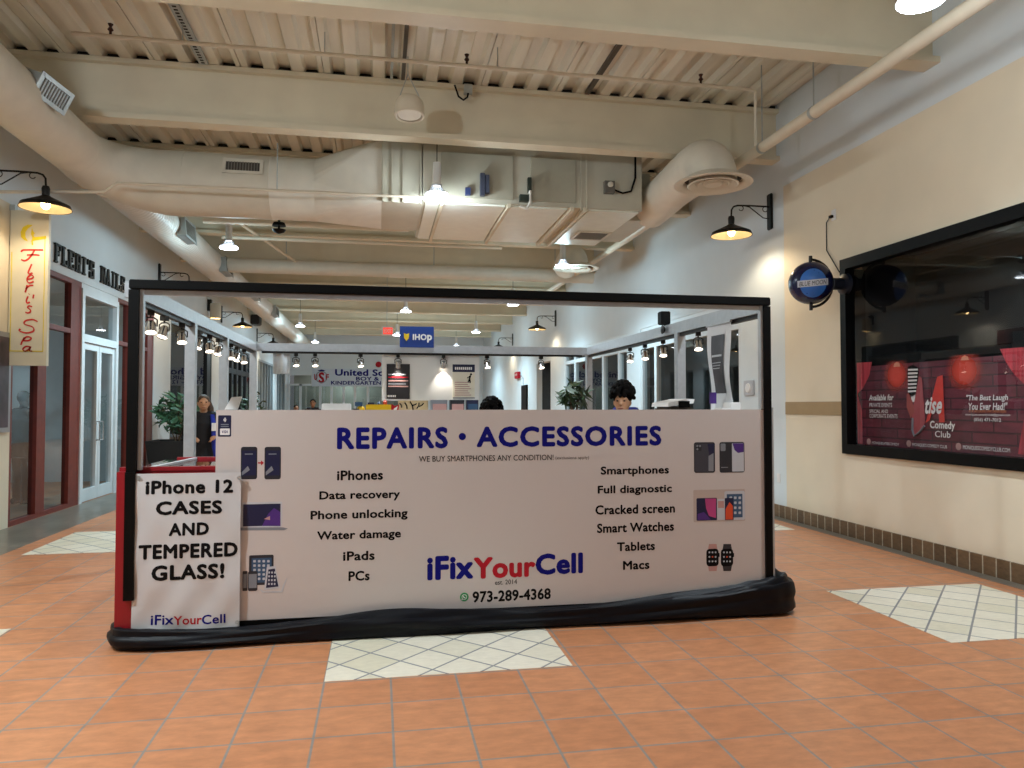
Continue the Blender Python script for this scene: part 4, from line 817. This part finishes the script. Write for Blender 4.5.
def smooth_pts(pts, k=5):
    out = []; n_ = len(pts)
    for i in range(n_ - 1):
        p0, p1, p2, p3 = pts[max(i - 1, 0)], pts[i], pts[i + 1], pts[min(i + 2, n_ - 1)]
        for j in range(k):
            t = j / k; out.append(tuple(.5 * (2 * b + (c - a) * t + (2 * a - 5 * b + 4 * c - d) * t * t + (3 * b - a - 3 * c + d) * t ** 3) for a, b, c, d in zip(p0, p1, p2, p3)))
    return out + [pts[-1]]
def ribbon(mb, pts, F, w0, ang=.9):
    pts = smooth_pts(pts); L_, R_ = [], []
    for i, p_ in enumerate(pts):
        a, b = pts[max(i - 1, 0)], pts[min(i + 1, len(pts) - 1)]
        dx, dy = b[0] - a[0], b[1] - a[1]; l_ = math.hypot(dx, dy) or 1; nx, ny = -dy / l_, dx / l_
        w_ = w0 * (.55 + .45 * abs(math.sin(math.atan2(dy, dx) + ang))); L_.append((p_, nx * w_, ny * w_))
    vs = []
    for p_, nx, ny in L_: vs += [F(p_, nx, ny), F(p_, -nx, -ny)]
    mb.add(vs, [(2 * i, 2 * i + 1, 2 * i + 3, 2 * i + 2) for i in range(len(L_) - 1)])
for ch, bx0 in (('F', (20, 249.5, 43, 261)), ('l', (25, 264, 36, 274)), ('e', (25, 275, 36, 283)), ('r', (23.5, 285, 35, 292.5)), ('i', (23, 294, 33, 303)), ("'", (31.5, 294.5, 35, 299.5)), ('s', (24.5, 306, 33.5, 313)), ('S', (18.5, 319.5, 38.5, 333)), ('p', (19.5, 336.5, 34, 343)), ('a', (21, 346, 33, 351.5))):
    u0, u1, v0, v1 = box_onY(*bx0, SY); mb = MB()
    for st in GL_[ch]: ribbon(mb, [(u0 + a * (u1 - u0), v0 + b * (v1 - v0)) for a, b in st], lambda p_, nx, ny: (p_[0] + nx, SY, p_[1] + ny), .011)
    mb.build('script_letter', SRED, sg)
# slab letters on the salon wall
slab = {'F': [(0, 0, .45, .1), (.1, 0, .35, 1), (0, .9, 1, 1), (.85, .68, 1, .95), (.3, .45, .7, .56), (.6, .38, .72, .64)], 'L': [(0, 0, 1, .1), (.12, 0, .4, 1), (0, .9, .55, 1), (.85, .05, 1, .35)], 'E': [(0, 0, 1, .1), (.1, 0, .38, 1), (0, .9, 1, 1), (.86, .05, 1, .3), (.86, .7, 1, .95), (.3, .45, .7, .56), (.6, .38, .72, .64)],
        'I': [(.1, 0, .9, .1), (.33, 0, .67, 1), (.1, .9, .9, 1)], "'": [(.35, .68, .65, 1)], 'S': [(.05, 0, .95, .14), (.05, .86, .95, 1), (.05, .43, .95, .57), (.05, .5, .32, .95), (.68, .05, .95, .5), (.8, .65, .95, .9), (.05, .1, .2, .35)],
        'R': [(0, 0, .45, .1), (.1, 0, .36, 1), (0, .9, .8, 1), (.3, .42, .8, .54), (.68, .48, .92, .93), (.55, .0, 1, .1), (.58, .05, .84, .45)], 'N': [(0, 0, .4, .1), (.1, 0, .3, 1), (0, .9, .4, 1), (.7, 0, .9, 1), (.6, .9, 1, 1), 'D'], 'A': [(0, 0, .4, .1), (.6, 0, 1, .1), (.3, .25, .7, .36), 'A']}
sl = thing('salon_lettering', 'black slab-serif letters spelling the nail salon name on the pale wall', 'wall lettering', (XL, 12.7, 3.6))
LM = mat('black_letter', '#15140f', .35, var=.2)
for ch, xa, xb in (('F', 53.2, 59), ('L', 60.3, 66), ('E', 67, 72.6), ('R', 74, 79.6), ('I', 81, 84.6), ("'", 85.8, 87.4), ('S', 88.2, 93), ('N', 99.6, 104.4), ('A', 105, 109.3), ('I', 110.8, 113.6), ('L', 114.6, 119.4), ('S', 120, 124)):
    y = onX(xa, 262, XL).y; w_ = onX(xb, 262, XL).y - y; mb = MB(); z0, hh = 3.52, .275
    for r_ in slab[ch]:
        if r_ == 'D': mb.prism([(XL + .002, y + .1 * w_, z0 + hh), (XL + .002, y + .36 * w_, z0 + hh), (XL + .002, y + .9 * w_, z0), (XL + .002, y + .64 * w_, z0)], (.03, 0, 0))
        elif r_ == 'A':
            mb.prism([(XL + .002, y + .08 * w_, z0), (XL + .002, y + .26 * w_, z0), (XL + .002, y + .56 * w_, z0 + hh), (XL + .002, y + .42 * w_, z0 + hh)], (.03, 0, 0)); mb.prism([(XL + .002, y + .66 * w_, z0), (XL + .002, y + .95 * w_, z0), (XL + .002, y + .64 * w_, z0 + hh), (XL + .002, y + .42 * w_, z0 + hh)], (.03, 0, 0))
        else: mb.box(XL + .002, XL + .032, y + r_[0] * w_, y + r_[2] * w_, z0 + r_[1] * hh, z0 + r_[3] * hh)
    mb.build('letter', LM, sl)
pf = thing('framed_poster', 'framed poster on the cream corner wall below the blade sign', 'poster', (XL, 9.7, 1.2))
MB().box(XL, XL + .03, 8.9, 10.02, 1.18, 2.4).build('frame', mat('silver_frame', '#9b9c9e', .35, metal=.5), pf); MB().box(XL + .03, XL + .034, 8.96, 9.96, 1.24, 2.34).build('print', mat('maroon_poster_print', '#3a2c35', .4, var=.7, scale=5), pf)

bgx_, bgy, bgz = 4.9, 7.7, 2.92
gs = thing('globe_sign', 'dark blue globe beer sign in a black bracket beside the poster window', 'sign', (XR, bgy, 2.6))
R_ = .245
MB().ball((bgx_, bgy, bgz), R_, 32, 20).build('globe', mat('deep_blue_plastic', '#0c1340', .25, var=.25, scale=8), gs, True)
vd = Vector((-bgx_, -bgy, EYE - bgz)).normalized(); rt = vd.cross(Vector((0, 0, -1))).normalized(); rt = -rt if rt.x < 0 else rt; up_ = rt.cross(vd) * -1; up_ = up_ if up_.z > 0 else -up_
cdir = (vd + rt * .12).normalized(); crt = (rt - cdir * rt.dot(cdir)).normalized(); cup = up_
def on_globe(a, b, lift): q_ = (cdir * math.sqrt(max(.01, 1 - a * a - b * b)) + crt * a + cup * b); return Vector((bgx_, bgy, bgz)) + q_ * (R_ + lift)
mb = MB(); vs = [on_globe(.0, .0, .002)] + [on_globe(r_ * .58 * math.cos(2 * PI * k / 28), r_ * .66 * math.sin(2 * PI * k / 28), .002) for r_ in (.33, .66, 1) for k in range(28)]
fs = [(0, 1 + k, 1 + (k + 1) % 28) for k in range(28)] + [(1 + j * 28 + k, 1 + (j + 1) * 28 + k, 1 + (j + 1) * 28 + (k + 1) % 28, 1 + j * 28 + (k + 1) % 28) for j in (0, 1) for k in range(28)]
mb.add(vs, fs).build('moon_disc', mat('moon_blue', '#2c6cc0', .4, var=.15, scale=5), gs, True)
MB().sheet(lambda u, v: on_globe(-.66 + 1.3 * u, -.17 + .3 * v + .05 * u, .004), 20, 4).build('name_band', mat('silver_band', '#cfd2da', .4), gs, True)
vs, fs, lv = text_geo('BLUE MOON', .0, .15, 1.0); xs, ys_ = zip(*vs)
MB().add([on_globe(-.58 + 1.14 * (x_ - min(xs)) / (max(xs) - min(xs)), -.12 + .2 * (y_ - min(ys_)) / (max(ys_) - min(ys_)) + .05 * (x_ - min(xs)) / (max(xs) - min(xs)), .0065) for x_, y_ in vs], fs).build('lettering', PBLACK, gs)
arc = [(bgx_ + (R_ + .03) * math.sin(t), bgy, bgz + (R_ + .03) * math.cos(t)) for t in [k * PI / 16 for k in range(17)]]
br_ = MB().tube(arc, .016, 8); br_.tube([(bgx_, bgy, bgz + R_ - .01), (bgx_, bgy, bgz + R_ + .07)], .02, 10).tube([(bgx_, bgy, bgz - R_ + .01), (bgx_, bgy, bgz - R_ - .07)], .02, 10)
br_.build('bracket', IRON, gs, True); MB().tube([(bgx_ + R_ + .02, bgy, bgz), (XR - .02, bgy, bgz)], .07, 16).lathe([(0, 0), (.13, 0), (.12, .04), (.07, .06)], o=(XR, bgy, bgz), ax=(-1, 0, 0), n=24).build('wall_mount', mat('dark_navy_metal', '#101726', .4), gs, True)
ol = thing('wall_outlet', 'white wall outlet high on the tan wall with a black plug', 'outlet', (XR, 7.9, 3.75))
v = onX(834, 215, XR); MB().box(XR - .008, XR, v.y - .045, v.y + .045, v.z - .065, v.z + .065).build('cover_plate', PWHITE, ol, bevel=.003)
MB().box(XR - .04, XR - .008, v.y - .0, v.y + .05, v.z - .03, v.z).build('plug', BLACK, ol)
o = MB().tube([(XR - .03, v.y + .04, v.z - .02), (XR - .015, v.y + .13, v.z - .06), (XR - .01, v.y + .14, v.z - .4), (XR - .015, 7.83, bgz + .2), (XR - .04, 7.72, bgz + .1)], .006, 6).build('power_cord', BLACK, smooth=True); tag(o, 'thin black cord running down the tan wall from outlet to globe', 'cord')
v = onX(779, 478, XR); o = small('wall_socket', 'small white wall socket low on the white pilaster right of the booth', 'outlet', MB().box(XR - .008, XR, v.y - .04, v.y + .04, v.z - .06, v.z + .06), PWHITE, bevel=.003)
v = onX(750, 388, XR); th_ = thing('thermostat', 'white round-dial thermostat on the white pilaster beside the windows', 'thermostat', (XR, v.y, v.z)); MB().box(XR - .03, XR, v.y - .14, v.y + .14, v.z - .11, v.z + .11).build('body', PSILV, th_, bevel=.008); MB().lathe([(.07, 0), (.065, .015), (0, .02)], o=(XR - .03, v.y, v.z), ax=(-1, 0, 0), n=20).build('dial', PWHITE, th_, True)
v = onX(519, 375, XR); al = thing('alarm_box', 'small red fire alarm box on the far white wall', 'alarm', (XR, v.y, v.z)); MB().box(XR - .12, XR - .004, v.y - .35, v.y + .35, v.z - .14, v.z + .12).build('body', PRED, al, bevel=.02); MB().box(XR - .125, XR - .12, v.y - .25, v.y + .25, v.z - .03, v.z + .05).build('pale_label', PROSE, al); MB().tube([(XR - .02, v.y - .35, v.z), (XR - .02, v.y - .9, v.z - .15), (XR - .02, v.y - .95, 2.3)], .012, 6).build('cable', PGREY, al)
v = onX(523.5, 398, XR); o = small('black_panel', 'tall narrow black panel on the far white wall below the red alarm', 'panel', MB().box(XR - .062, XR - .002, 26.3, 27.3, .9, 2.28), BLACK, bevel=.01)
wc = thing('wall_downlight', 'white cylinder wall light glowing at its mouth above the salon side windows', 'wall light', (XL, 21, 3.9))
v = onX(215.6, 311, XL + .2); MB().lathe([(0, .2), (.13, .2), (.14, .17), (.14, -.2), (.125, -.2), (.12, -.1)], o=(XL + .2, v.y, v.z), n=20).build('cylinder', PIPE, wc, True); MB().lathe([(.12, -.17), (0, -.18)], o=(XL + .2, v.y, v.z), n=18).build('lens', WBULB, wc); MB().box(XL, XL + .1, v.y - .06, v.y + .06, v.z, v.z + .3).build('bracket', IRON, wc)
v = onX(258.5, 345, XL + .25); sc = thing('security_camera', 'small white camera with a black face near the rear corner of the booth', 'camera', (XL, v.y, v.z)); MB().tube([(XL + .05, v.y + .1, v.z), (XL + .45, v.y - .2, v.z - .03)], .12, 16).build('body', PWHITE, sc, True); MB().lathe([(.125, 0), (0, .02)], o=(XL + .45, v.y - .2, v.z - .03), ax=(.8, -.6, 0), n=18).build('lens_face', BLACK, sc); MB().box(XL, XL + .1, v.y, v.y + .2, v.z - .1, v.z + .1).build('bracket', IRON, sc)
for k, (px, py, lab) in enumerate(((237, 323, 'grey box fitting on the side wall beside the second visible gooseneck lamp'),)): v = onX(259, 321, XL + .25); o = small('wall_speaker', lab, 'speaker', MB().box(XL, XL + .3, v.y - .3, v.y + .3, v.z - .15, v.z + .2), PDARK, bevel=.03)
# school sign on the end wall
ss = thing('school_sign', 'long pale blue school sign board on the far end wall', 'sign', (-1.5, YE - .05, 2.6))
u0, u1, v0, v1 = box_onY(312, 369, 420, 386.5, YE - .06)
MB().box(u0, u1, YE - .06, YE, v0, v1).build('sign_board', mat('pale_blue_board', '#c9d3df', .5, var=.02), ss)
for s, px, b_ in (('United School', (335, 369.3, 405, 376), .035), ('BOY & GIRL', (356, 376.8, 398, 380.7), .03), ('KINDERGARTEN - 12', (331, 381, 394, 384.8), .03)): text_Y('lettering', s, px, YE - .065, NAVY, ss, b_)
v = onY(321.5, 377, YE - .065); MB().tube([(v.x + .28 * math.cos(t), YE - .068, v.z + .28 * math.sin(t)) for t in [k * PI / 12 for k in range(24)]], .02, 6).build('crest_ring', PGREY, ss)
for s, dx, sc_, dz in (('U', -.28, .2, .0), ('S', 0, .36, -.03), ('F', .28, .2, .0)): put_text(MB(), s, lambda u, v_: (u, YE - .07, v_), v.x + dx - sc_ * .4, v.x + dx + sc_ * .4, v.z + dz - sc_ * .8, v.z + dz + sc_ * .75, .04).build('crest_letter', PRED, ss)
MB().add([(v.x - .2, YE - .068, v.z + .32), (v.x, YE - .068, v.z + .26), (v.x + .2, YE - .068, v.z + .32), (v.x, YE - .068, v.z + .38)], [(0, 1, 2, 3)]).build('crest_cap', NAVY, ss)
v = onY(378.5, 364.5, YE); o = small('red_bell', 'round dark red alarm bell on the far wall above the school sign', 'bell', MB().lathe([(0, .1), (.12, .09), (.15, .05), (.15, 0)], o=(v.x, YE, v.z), ax=(0, -1, 0), n=20), PRED, smooth=True)

# comedy poster inside the right-hand window
cp_ = thing('comedy_poster', 'wide dark red comedy club poster standing inside the black-framed window', 'poster', (5.48, 5.5, 1.06))
PX = 5.45
BR = tile_mat('maroon_brick_print', '#6b2636', '#5a1f2e', '#33121c', .5, .105, .008, axes='yz', noise=.35, nscale=6, rough=.45, offset=.5, bump=0)
MB().box(PX, PX + .03, 2.7, 7.62, 1.06, 1.95).build('board', BR, cp_)
MB().box(PX + .03, PX + .06, 5.6, 7.5, 1.9, 2.06).build('black_stand_rail', BLACK, cp_)
XP = PX - .004
GLOW = mat('printed_red_glow', '#d2402c', .5, var=0)
nt = GLOW.node_tree; L = nt.links.new   # the print fades out towards its rim
tcn = nt.nodes.new('ShaderNodeTexCoord'); vm = nt.nodes.new('ShaderNodeVectorMath'); vm.operation = 'DISTANCE'; mp_ = nt.nodes.new('ShaderNodeMapping'); mp_.inputs['Scale'].default_value = (0, 1, 1)
L(tcn.outputs['Generated'], mp_.inputs['Vector']); L(mp_.outputs[0], vm.inputs[0]); vm.inputs[1].default_value = (0, .5, .68)
mr = nt.nodes.new('ShaderNodeMapRange'); mr.interpolation_type = 'SMOOTHSTEP'; mr.inputs['From Min'].default_value = .5; mr.inputs['From Max'].default_value = .1
L(vm.outputs['Value'], mr.inputs['Value']); L(mr.outputs['Result'], nt.nodes['Principled BSDF'].inputs['Alpha'])
CURT = mat('curtain_red_print', '#b8404a', .5, spec=.2, var=.5, scale=14, stretch=(1, 2.2, .12))
def ptX(mb, pts, m=0, lift=0): vs = [onX(a, b, XP) for a, b in pts]; return mb.add([(XP - lift, q_.y, q_.z) for q_ in vs], [list(range(len(vs)))], m)
ptX(MB(), [(853, 363), (872, 362), (869, 376), (863, 388), (857.5, 394), (862, 410), (862.5, 444), (853, 443)]).build('curtain_print', CURT, cp_)
ptX(MB(), [(1000, 349), (1026, 347), (1026, 386), (1014, 374), (1006, 362)]).build('curtain_print', CURT, cp_); ptX(MB(), [(1026, 408), (1022, 430), (1018, 454), (1026, 455)]).build('curtain_print', CURT, cp_)
def cone_print(top, w0, w1, yb):
    x_, y_ = top; s_ = -.075
    ptX(MB(), [(x_ - w1 * 1.5, y_ - s_ * w1 * 1.5), (x_, y_), (x_ + w1 * 1.5, y_ + s_ * w1 * 1.5), (x_ + w1 * 1.5, yb + 12), (x_ - w1 * 1.5, yb + 12)]).build('spot_glow_print', GLOW, cp_)
    ptX(MB(), [(x_ - w0 * .7, y_ + 6), (x_ - w0 * .5, y_ + 2.5), (x_, y_ + .8), (x_ + w0 * .5, y_ + 2), (x_ + w0 * .7, y_ + 5.5)], 0, .002).build('spot_lamp_print', mat('peach_print', '#d98f72', .5), cp_)
cone_print((897, 361), 5, 10, 392); cone_print((965, 354.5), 6, 14, 392)
# microphone and big letter
mb = ptX(MB(), [(908.5, 366.5), (913, 365), (917.5, 367), (919, 372), (916, 394), (912.5, 397), (909, 393), (907.5, 372)], 0, .003)
for k in range(7): y_ = 369 + 3.6 * k; ptX(mb, [(908.3, y_), (918.3 - .3 * k, y_ - .4), (918.2 - .3 * k, y_ + 1.4), (908.4, y_ + 1.8)], 1, .005)
ptX(mb, [(911, 394), (916, 393), (914.5, 402), (912, 402)], 1, .003); mb.build('microphone_print', [PBLACK, PWHITE], cp_)
ptX(MB(), [(907, 394), (909, 393), (913, 402), (915, 412), (911, 418), (907, 407)], 0, .004).build('hand_print', mat('hand_print', '#9a4a45', .5), cp_)
mb = ptX(MB(), [(919, 376), (922, 378), (925.5, 422), (922, 430), (914, 437), (911.8, 430), (912.5, 410), (916, 394)], 0, .002); mb.build('letter_blade', mat('dusty_red_print', '#a44a50', .5), cp_)
MB().tube([onX(*q_, XP - .004) for q_ in ((912.8, 418), (912.4, 430), (914.4, 436), (920, 431.5), (924.5, 426))], .012, 6).build('letter_edge', PGREY, cp_)
ptX(MB(), [(926, 423), (937.5, 377), (943, 375), (945, 422), (939.5, 422.5), (938.8, 407), (934, 407.5), (930, 420)], 0, .004).build('red_letter', mat('bright_red_print', '#d43a30', .5), cp_)
TX = lambda s, px, m=PWHITE, b=.012, sh=0: text_X('lettering', s, px, XP - .007, m, cp_, b, sh)
TX('tise', (925, 397, 942, 414), b=.03, sh=.35); TX('Comedy', (930, 421, 955, 431), b=.03); TX('Club', (935, 431, 950.5, 437.5), b=.01)
TX('Available for', (869, 394.5, 893.5, 400.5), b=.02, sh=.2); TX('PRIVATE EVENTS', (869.5, 403, 892, 407), b=0); TX('SPECIAL AND', (869.5, 409.5, 888, 413), b=0); TX('CORPORATE EVENTS', (869.5, 414, 897.5, 418), b=0)
TX('"The Best Laugh', (966.5, 394.5, 1008, 402), b=.02, sh=.15); TX('You Ever Had!"', (968.5, 402.5, 1007.5, 410), b=.02, sh=.15); TX('FOR BOOKING INFORMATION', (969, 410, 1006, 412.5), mat('light_orange_print', '#e08a5a', .5), b=0); TX('moniquescomedyclub@gmail.com', (965.5, 413.5, 1010, 416.5), b=0); TX('(856) 471-7012', (974, 418, 1001, 422.5), b=.008)
TX('MONIQUELATISECOMEDY', (872, 442.3, 899, 445.2), b=.0); TX("MONIQUE'S COMEDY CLUB", (912.5, 444, 947, 447.8), b=.004); TX('MONIQUESCOMEDYCLUB.COM', (963, 446.7, 1010, 451.5), b=.006)
for px in ((868.8, 441.5), (908.8, 443.5), (958.5, 446.5)): v = onX(*px, XP); MB().lathe([(.035, 0), (0, .003)], o=(XP, v.y, v.z), ax=(-1, 0, 0), n=18).build('icon_print', PROSE, cp_)

# ---------------------------------------------------------------- plants
def leafy(name, label, loc, h, r, n, pot, leaf, seed, spike=False):
    rnd = random.Random(seed); t = thing(name, label, 'plant', loc); x, y, z = loc
    if pot:
        a, hh = pot; MB().prism([(x - a * .8, y - a * .8, 0), (x + a * .8, y - a * .8, 0), (x + a * .8, y + a * .8, 0), (x - a * .8, y + a * .8, 0)], (0, 0, .02)).add([(x + sx * a * k, y + sy * a * k, zz_) for zz_, k in ((0.02, .8), (hh, 1.05), (hh, .95), (hh - .05, .95)) for sx, sy in ((-1, -1), (1, -1), (1, 1), (-1, 1))], [(j * 4 + i, j * 4 + (i + 1) % 4, j * 4 + 4 + (i + 1) % 4, j * 4 + 4 + i) for j in range(3) for i in range(4)]).build('planter', PLANTER, t)
        MB().box(x - a * .94, x + a * .94, y - a * .94, y + a * .94, hh - .09, hh - .06).build('soil', SOIL, t); z0 = hh - .07
    else: z0 = z
    st = MB(); lf = MB()
    for k in range(5 if not spike else 7):
        ang = rnd.uniform(0, 2 * PI); d = rnd.uniform(.2, .8) * r; top = (x + d * math.cos(ang), y + d * math.sin(ang), z0 + (h - z0 + z) * rnd.uniform(.7, 1) - z)
        st.tube([(x + .02 * k, y, z0), ((x + top[0]) / 2, (y + top[1]) / 2 + .03, (z0 + top[2]) / 2), top], [.014, .01, .004], 6)
    for k in range(n):
        th = rnd.uniform(0, 2 * PI); ph = math.acos(rnd.uniform(-1, 1)); rr = r * rnd.random() ** .4
        c_ = Vector((x + rr * math.sin(ph) * math.cos(th), y + rr * math.sin(ph) * math.sin(th), z0 + (h - z0) * .62 + rr * math.cos(ph) * (h - z0) * .42 / r))
        d1 = Vector((rnd.uniform(-1, 1), rnd.uniform(-1, 1), rnd.uniform(-.7, .6))).normalized(); d2 = d1.orthogonal().normalized(); L_ = rnd.uniform(.09, .16); W_ = L_ * .28
        dn = Vector((0, 0, -L_ * .2))
        lf.add([c_ - d1 * L_, c_ - d2 * W_, c_ + dn * .3, c_ + d2 * W_, c_ + d1 * L_ + dn], [(0, 1, 2), (0, 2, 3), (1, 4, 2), (2, 4, 3)])
    st.build('stems', BARK, t, True); lf.build('foliage', leaf, t)
leafy('potted_tree', 'bushy green plant in a big dark planter before the salon side pilaster', (-3.95, 15.5, 0), 1.72, .44, 230, (.42, .83), LEAF, 3)
leafy('potted_plant', 'small glossy green plant behind the printed wall beside the curly-haired person', (2.5, 9.28, 1.38), 1.8, .2, 80, None, DLEAF, 5)
leafy('potted_shrub', 'thin dark spindly plant by the far windows behind the booth', (-4.1, 25.5, 0), 2.0, .45, 120, (.3, .6), DLEAF, 9, True)

# ---------------------------------------------------------------- people
def person(label, loc, rz, h, skin, hairm, hair, top, legs, tuck=0.0, arms='down', sleeve=True, look=0.0, extra=None):
    t = thing('person', label, 'person', (0, 0, 0)); k = h / 1.72
    hd = Vector((0, -.03 - look * .05, 1.60))
    sh = {-1: (-.18, 0, 1.40), 1: (.18, 0, 1.40)}
    ap = {'down': lambda s: [(s * .18, 0, 1.40), (s * .235, .02, 1.13), (s * .25, -.04, .9)], 'front': lambda s: [(s * .18, 0, 1.40), (s * .25, .0, 1.14), (s * .14, -.24, 1.08)], 'hips': lambda s: [(s * .19, 0, 1.40), (s * .36, .03, 1.16), (s * .17, -.06, 1.02)]}[arms]
    def hand(mb, a, b, s):
        a, b = Vector(a), Vector(b); d = (b - a).normalized(); side = d.orthogonal().normalized(); up = d.cross(side)
        mb.tube([b - d * .01, b + d * .03, b + d * .075], [.024, .034, .03], 10)
        for j, L_ in enumerate((.07, .08, .074, .058)): o_ = b + d * .075 + side * (.022 - .0145 * j); mb.tube([o_, o_ + d * L_ * .55 + up * .01, o_ + d * L_ * .85 + up * .03], [.0095, .009, .007], 7)
        o_ = b + d * .025 + side * .028; mb.tube([o_, o_ + side * .03 + d * .03, o_ + side * .035 + d * .06 + up * .01], [.012, .01, .008], 7)
    body = MB(); body.ball(hd, (.078, .095, .115), 20, 14); body.ball(hd + Vector((0, -.02, -.06)), (.058, .07, .06)); body.tube([(0, .01, 1.36), (0, 0, 1.45), hd + Vector((0, .01, -.05))], [.07, .055, .055], 14)
    body.tube([hd + Vector((0, -.09, .02)), hd + Vector((0, -.112, -.022)), hd + Vector((0, -.095, -.03))], [.01, .017, .014], 8)
    for s in (-1, 1): body.ball(hd + Vector((s * .08, .01, -.005)), (.014, .024, .034), 10, 8); body.ball(hd + Vector((s * .035, -.078, .028)), (.026, .016, .01), 10, 6)
    body.ball(hd + Vector((0, -.088, -.062)), (.028, .012, .01), 10, 6)
    body.tube([(0, 0, .88), (0, 0, 1.0), (0, 0, 1.15), (0, 0, 1.3), (0, .0, 1.42)], [.13, .12, .135, .15, .08], 16)
    for s in (-1, 1):
        A_ = [Vector(q_) for q_ in ap(s)]; body.tube([A_[0], A_[1], A_[2]], [.05, .042, .028], 12); body.tube([(s * .06, 0, 1.41), A_[0]], [.06, .052], 12); hand(body, A_[1], A_[2], s)
        body.tube([(s * .09, 0, .92), (s * .1, -.01, .5), (s * .1, .0, .08)], [.085, .055, .038], 12); body.tube([(s * .1, .04, .04), (s * .11, -.16, .025)], [.04, .03], 10)
    tp = MB(); tp.tube([(0, 0, .86 - tuck), (0, 0, 1.0), (0, 0, 1.15), (0, 0, 1.3), (0, 0, 1.42), (0, 0, 1.455)], [.175, .155, .165, .175, .11, .075], 20)
    for s in (-1, 1):
        A_ = [Vector(q_) for q_ in ap(s)]; tp.tube([(s * .05, 0, 1.40), A_[0]], [.08, .072], 12)
        tp.tube([A_[0], A_[1], A_[1].lerp(A_[2], .9)], [.07, .058, .045], 14) if sleeve else tp.tube([A_[0], A_[0].lerp(A_[1], .55)], [.07, .062], 14)
    lg = MB(); lg.tube([(0, 0, .98), (0, 0, .86)], [.14, .165], 18)
    for s in (-1, 1): lg.tube([(s * .085, 0, .92), (s * .1, -.01, .5), (s * .1, .0, .07)], [.105, .075, .06], 14)
    hr = MB()
    if hair == 'curly':
        rnd = random.Random(2)
        for _ in range(150):
            a, b = rnd.uniform(0, 2 * PI), rnd.uniform(-.15, 1); q_ = Vector((math.cos(a) * math.sqrt(1 - max(0, b) ** 2) * .1, math.sin(a) * math.sqrt(1 - max(0, b) ** 2) * .105 + .02, b * .125 + .055)) * 1.18
            if q_.y < -.06 and q_.z < .06: continue
            hr.ball(hd + q_, rnd.uniform(.016, .028), 8, 6)
        hr.ball(hd + Vector((0, .025, .05)), (.098, .1, .1))
    elif hair == 'short': hr.ball(hd + Vector((0, .018, .035)), (.088, .098, .1), 18, 12)
    else:
        hr.ball(hd + Vector((0, .02, .03)), (.088, .1, .105), 18, 12); hr.tube([hd + Vector((.06, .07, .03)), hd + Vector((.1, .08, -.08)), hd + Vector((.12, .06, -.2)), hd + Vector((.14, .02, -.3))], [.045, .05, .04, .015], 12)
    def rot(mb):
        c_, s_ = math.cos(rz), math.sin(rz); mb.v = [(loc[0] + k * (x_ * c_ - y_ * s_), loc[1] + k * (x_ * s_ + y_ * c_), loc[2] + k * z_) for x_, y_, z_ in mb.v]; return mb
    def skinmesh(mb, name, m, vox):
        o_ = rot(mb).build(name, m, t, True); md = o_.modifiers.new('join', 'REMESH'); md.mode = 'VOXEL'; md.voxel_size = vox * k; md.use_smooth_shade = True
        sm = o_.modifiers.new('soft', 'SMOOTH'); sm.iterations = 2 if vox < .01 else 4
        return o_
    t.location = loc
    ORG[t.name] = Vector(loc)
    skinmesh(body, 'body', skin, .008); skinmesh(tp, 'top', top, .012); skinmesh(lg, 'trousers', legs, .012); skinmesh(hr, 'hair', hairm, .006)
    ey = MB()
    for s in (-1, 1): ey.ball(hd + Vector((s * .034, -.085, .012)), (.013, .009, .007), 8, 6)
    rot(ey).build('eyes', PBLACK, t, True); rot(MB().tube([hd + Vector((-.024, -.092, -.063)), hd + Vector((0, -.101, -.064)), hd + Vector((.024, -.092, -.063))], .005, 6)).build('lips', mat('lip_tone', '#8a4a44', .5), t, True)
    sh_ = MB()
    for s in (-1, 1): sh_.tube([(s * .1, .07, .045), (s * .105, -.05, .05), (s * .115, -.18, .035)], [.045, .052, .035], 12)
    rot(sh_).build('shoes', FBLACK, t, True)
    if extra: extra(t, rot)
    return t
def sash(t, rot):
    rot(MB().tube([(.12, -.1, 1.42), (.15, -.18, 1.2), (.16, -.2, .95), (.2, -.19, .72)], [.03, .045, .045, .04], 10)).build('blue_scarf', FBLUE, t, True); rot(MB().box(.11, .2, -.245, -.2, 1.18, 1.3)).build('white_tag', PWHITE, t)
person('woman with tied-back fair hair in black with a blue scarf, standing left of the booth', (-2.55, 11.5, 0), .25, 1.66, SKIN2, BHAIR, 'tail', FBLACK, FWINE, .15, 'front', True, 0, sash)
def hood(t, rot): rot(MB().tube([(-.15, .03, 1.46), (-.1, .11, 1.5), (0, .14, 1.5), (.1, .11, 1.5), (.15, .03, 1.46)], [.035, .05, .055, .05, .035], 10)).build('hood', FBLUE, t, True)
person('person with dark curly hair and a blue hoodie looking down behind the printed wall', (2.38, 6.95, 0), -.5, 1.655, SKIN2, HAIR, 'curly', FNAVY, FGREY, 0, 'front', True, 1.2, hood)
person('person with short black hair seen only by the crown behind the booth wall', (1.1, 7.2, 0), PI + .3, 1.505, SKIN, HAIR, 'curly', FBLACK, FGREY, 0, 'front')
v = onY(313, 402, 24.0); person('person with short dark hair in a black top far behind the booth', (v.x, 24.0, 0), 0, 1.72, SKIN, HAIR, 'short', FBLACK, FGREY)
v = onY(296, 407, 26.0); person('person in pale clothes far behind the booth near the end windows', (v.x, 26.0, 0), .4, 1.55, SKIN, HAIR, 'short', mat('pale_fabric', '#c9c2b8', .85, var=.1), FGREY)
person('person in dark clothes with bent arms standing behind the salon glass', (-5.4, 12.5, 0), 2.6, 1.72, mat('dark_skin', '#3a2a20', .6), HAIR, 'short', FBLACK, FBLACK, .15, 'hips')
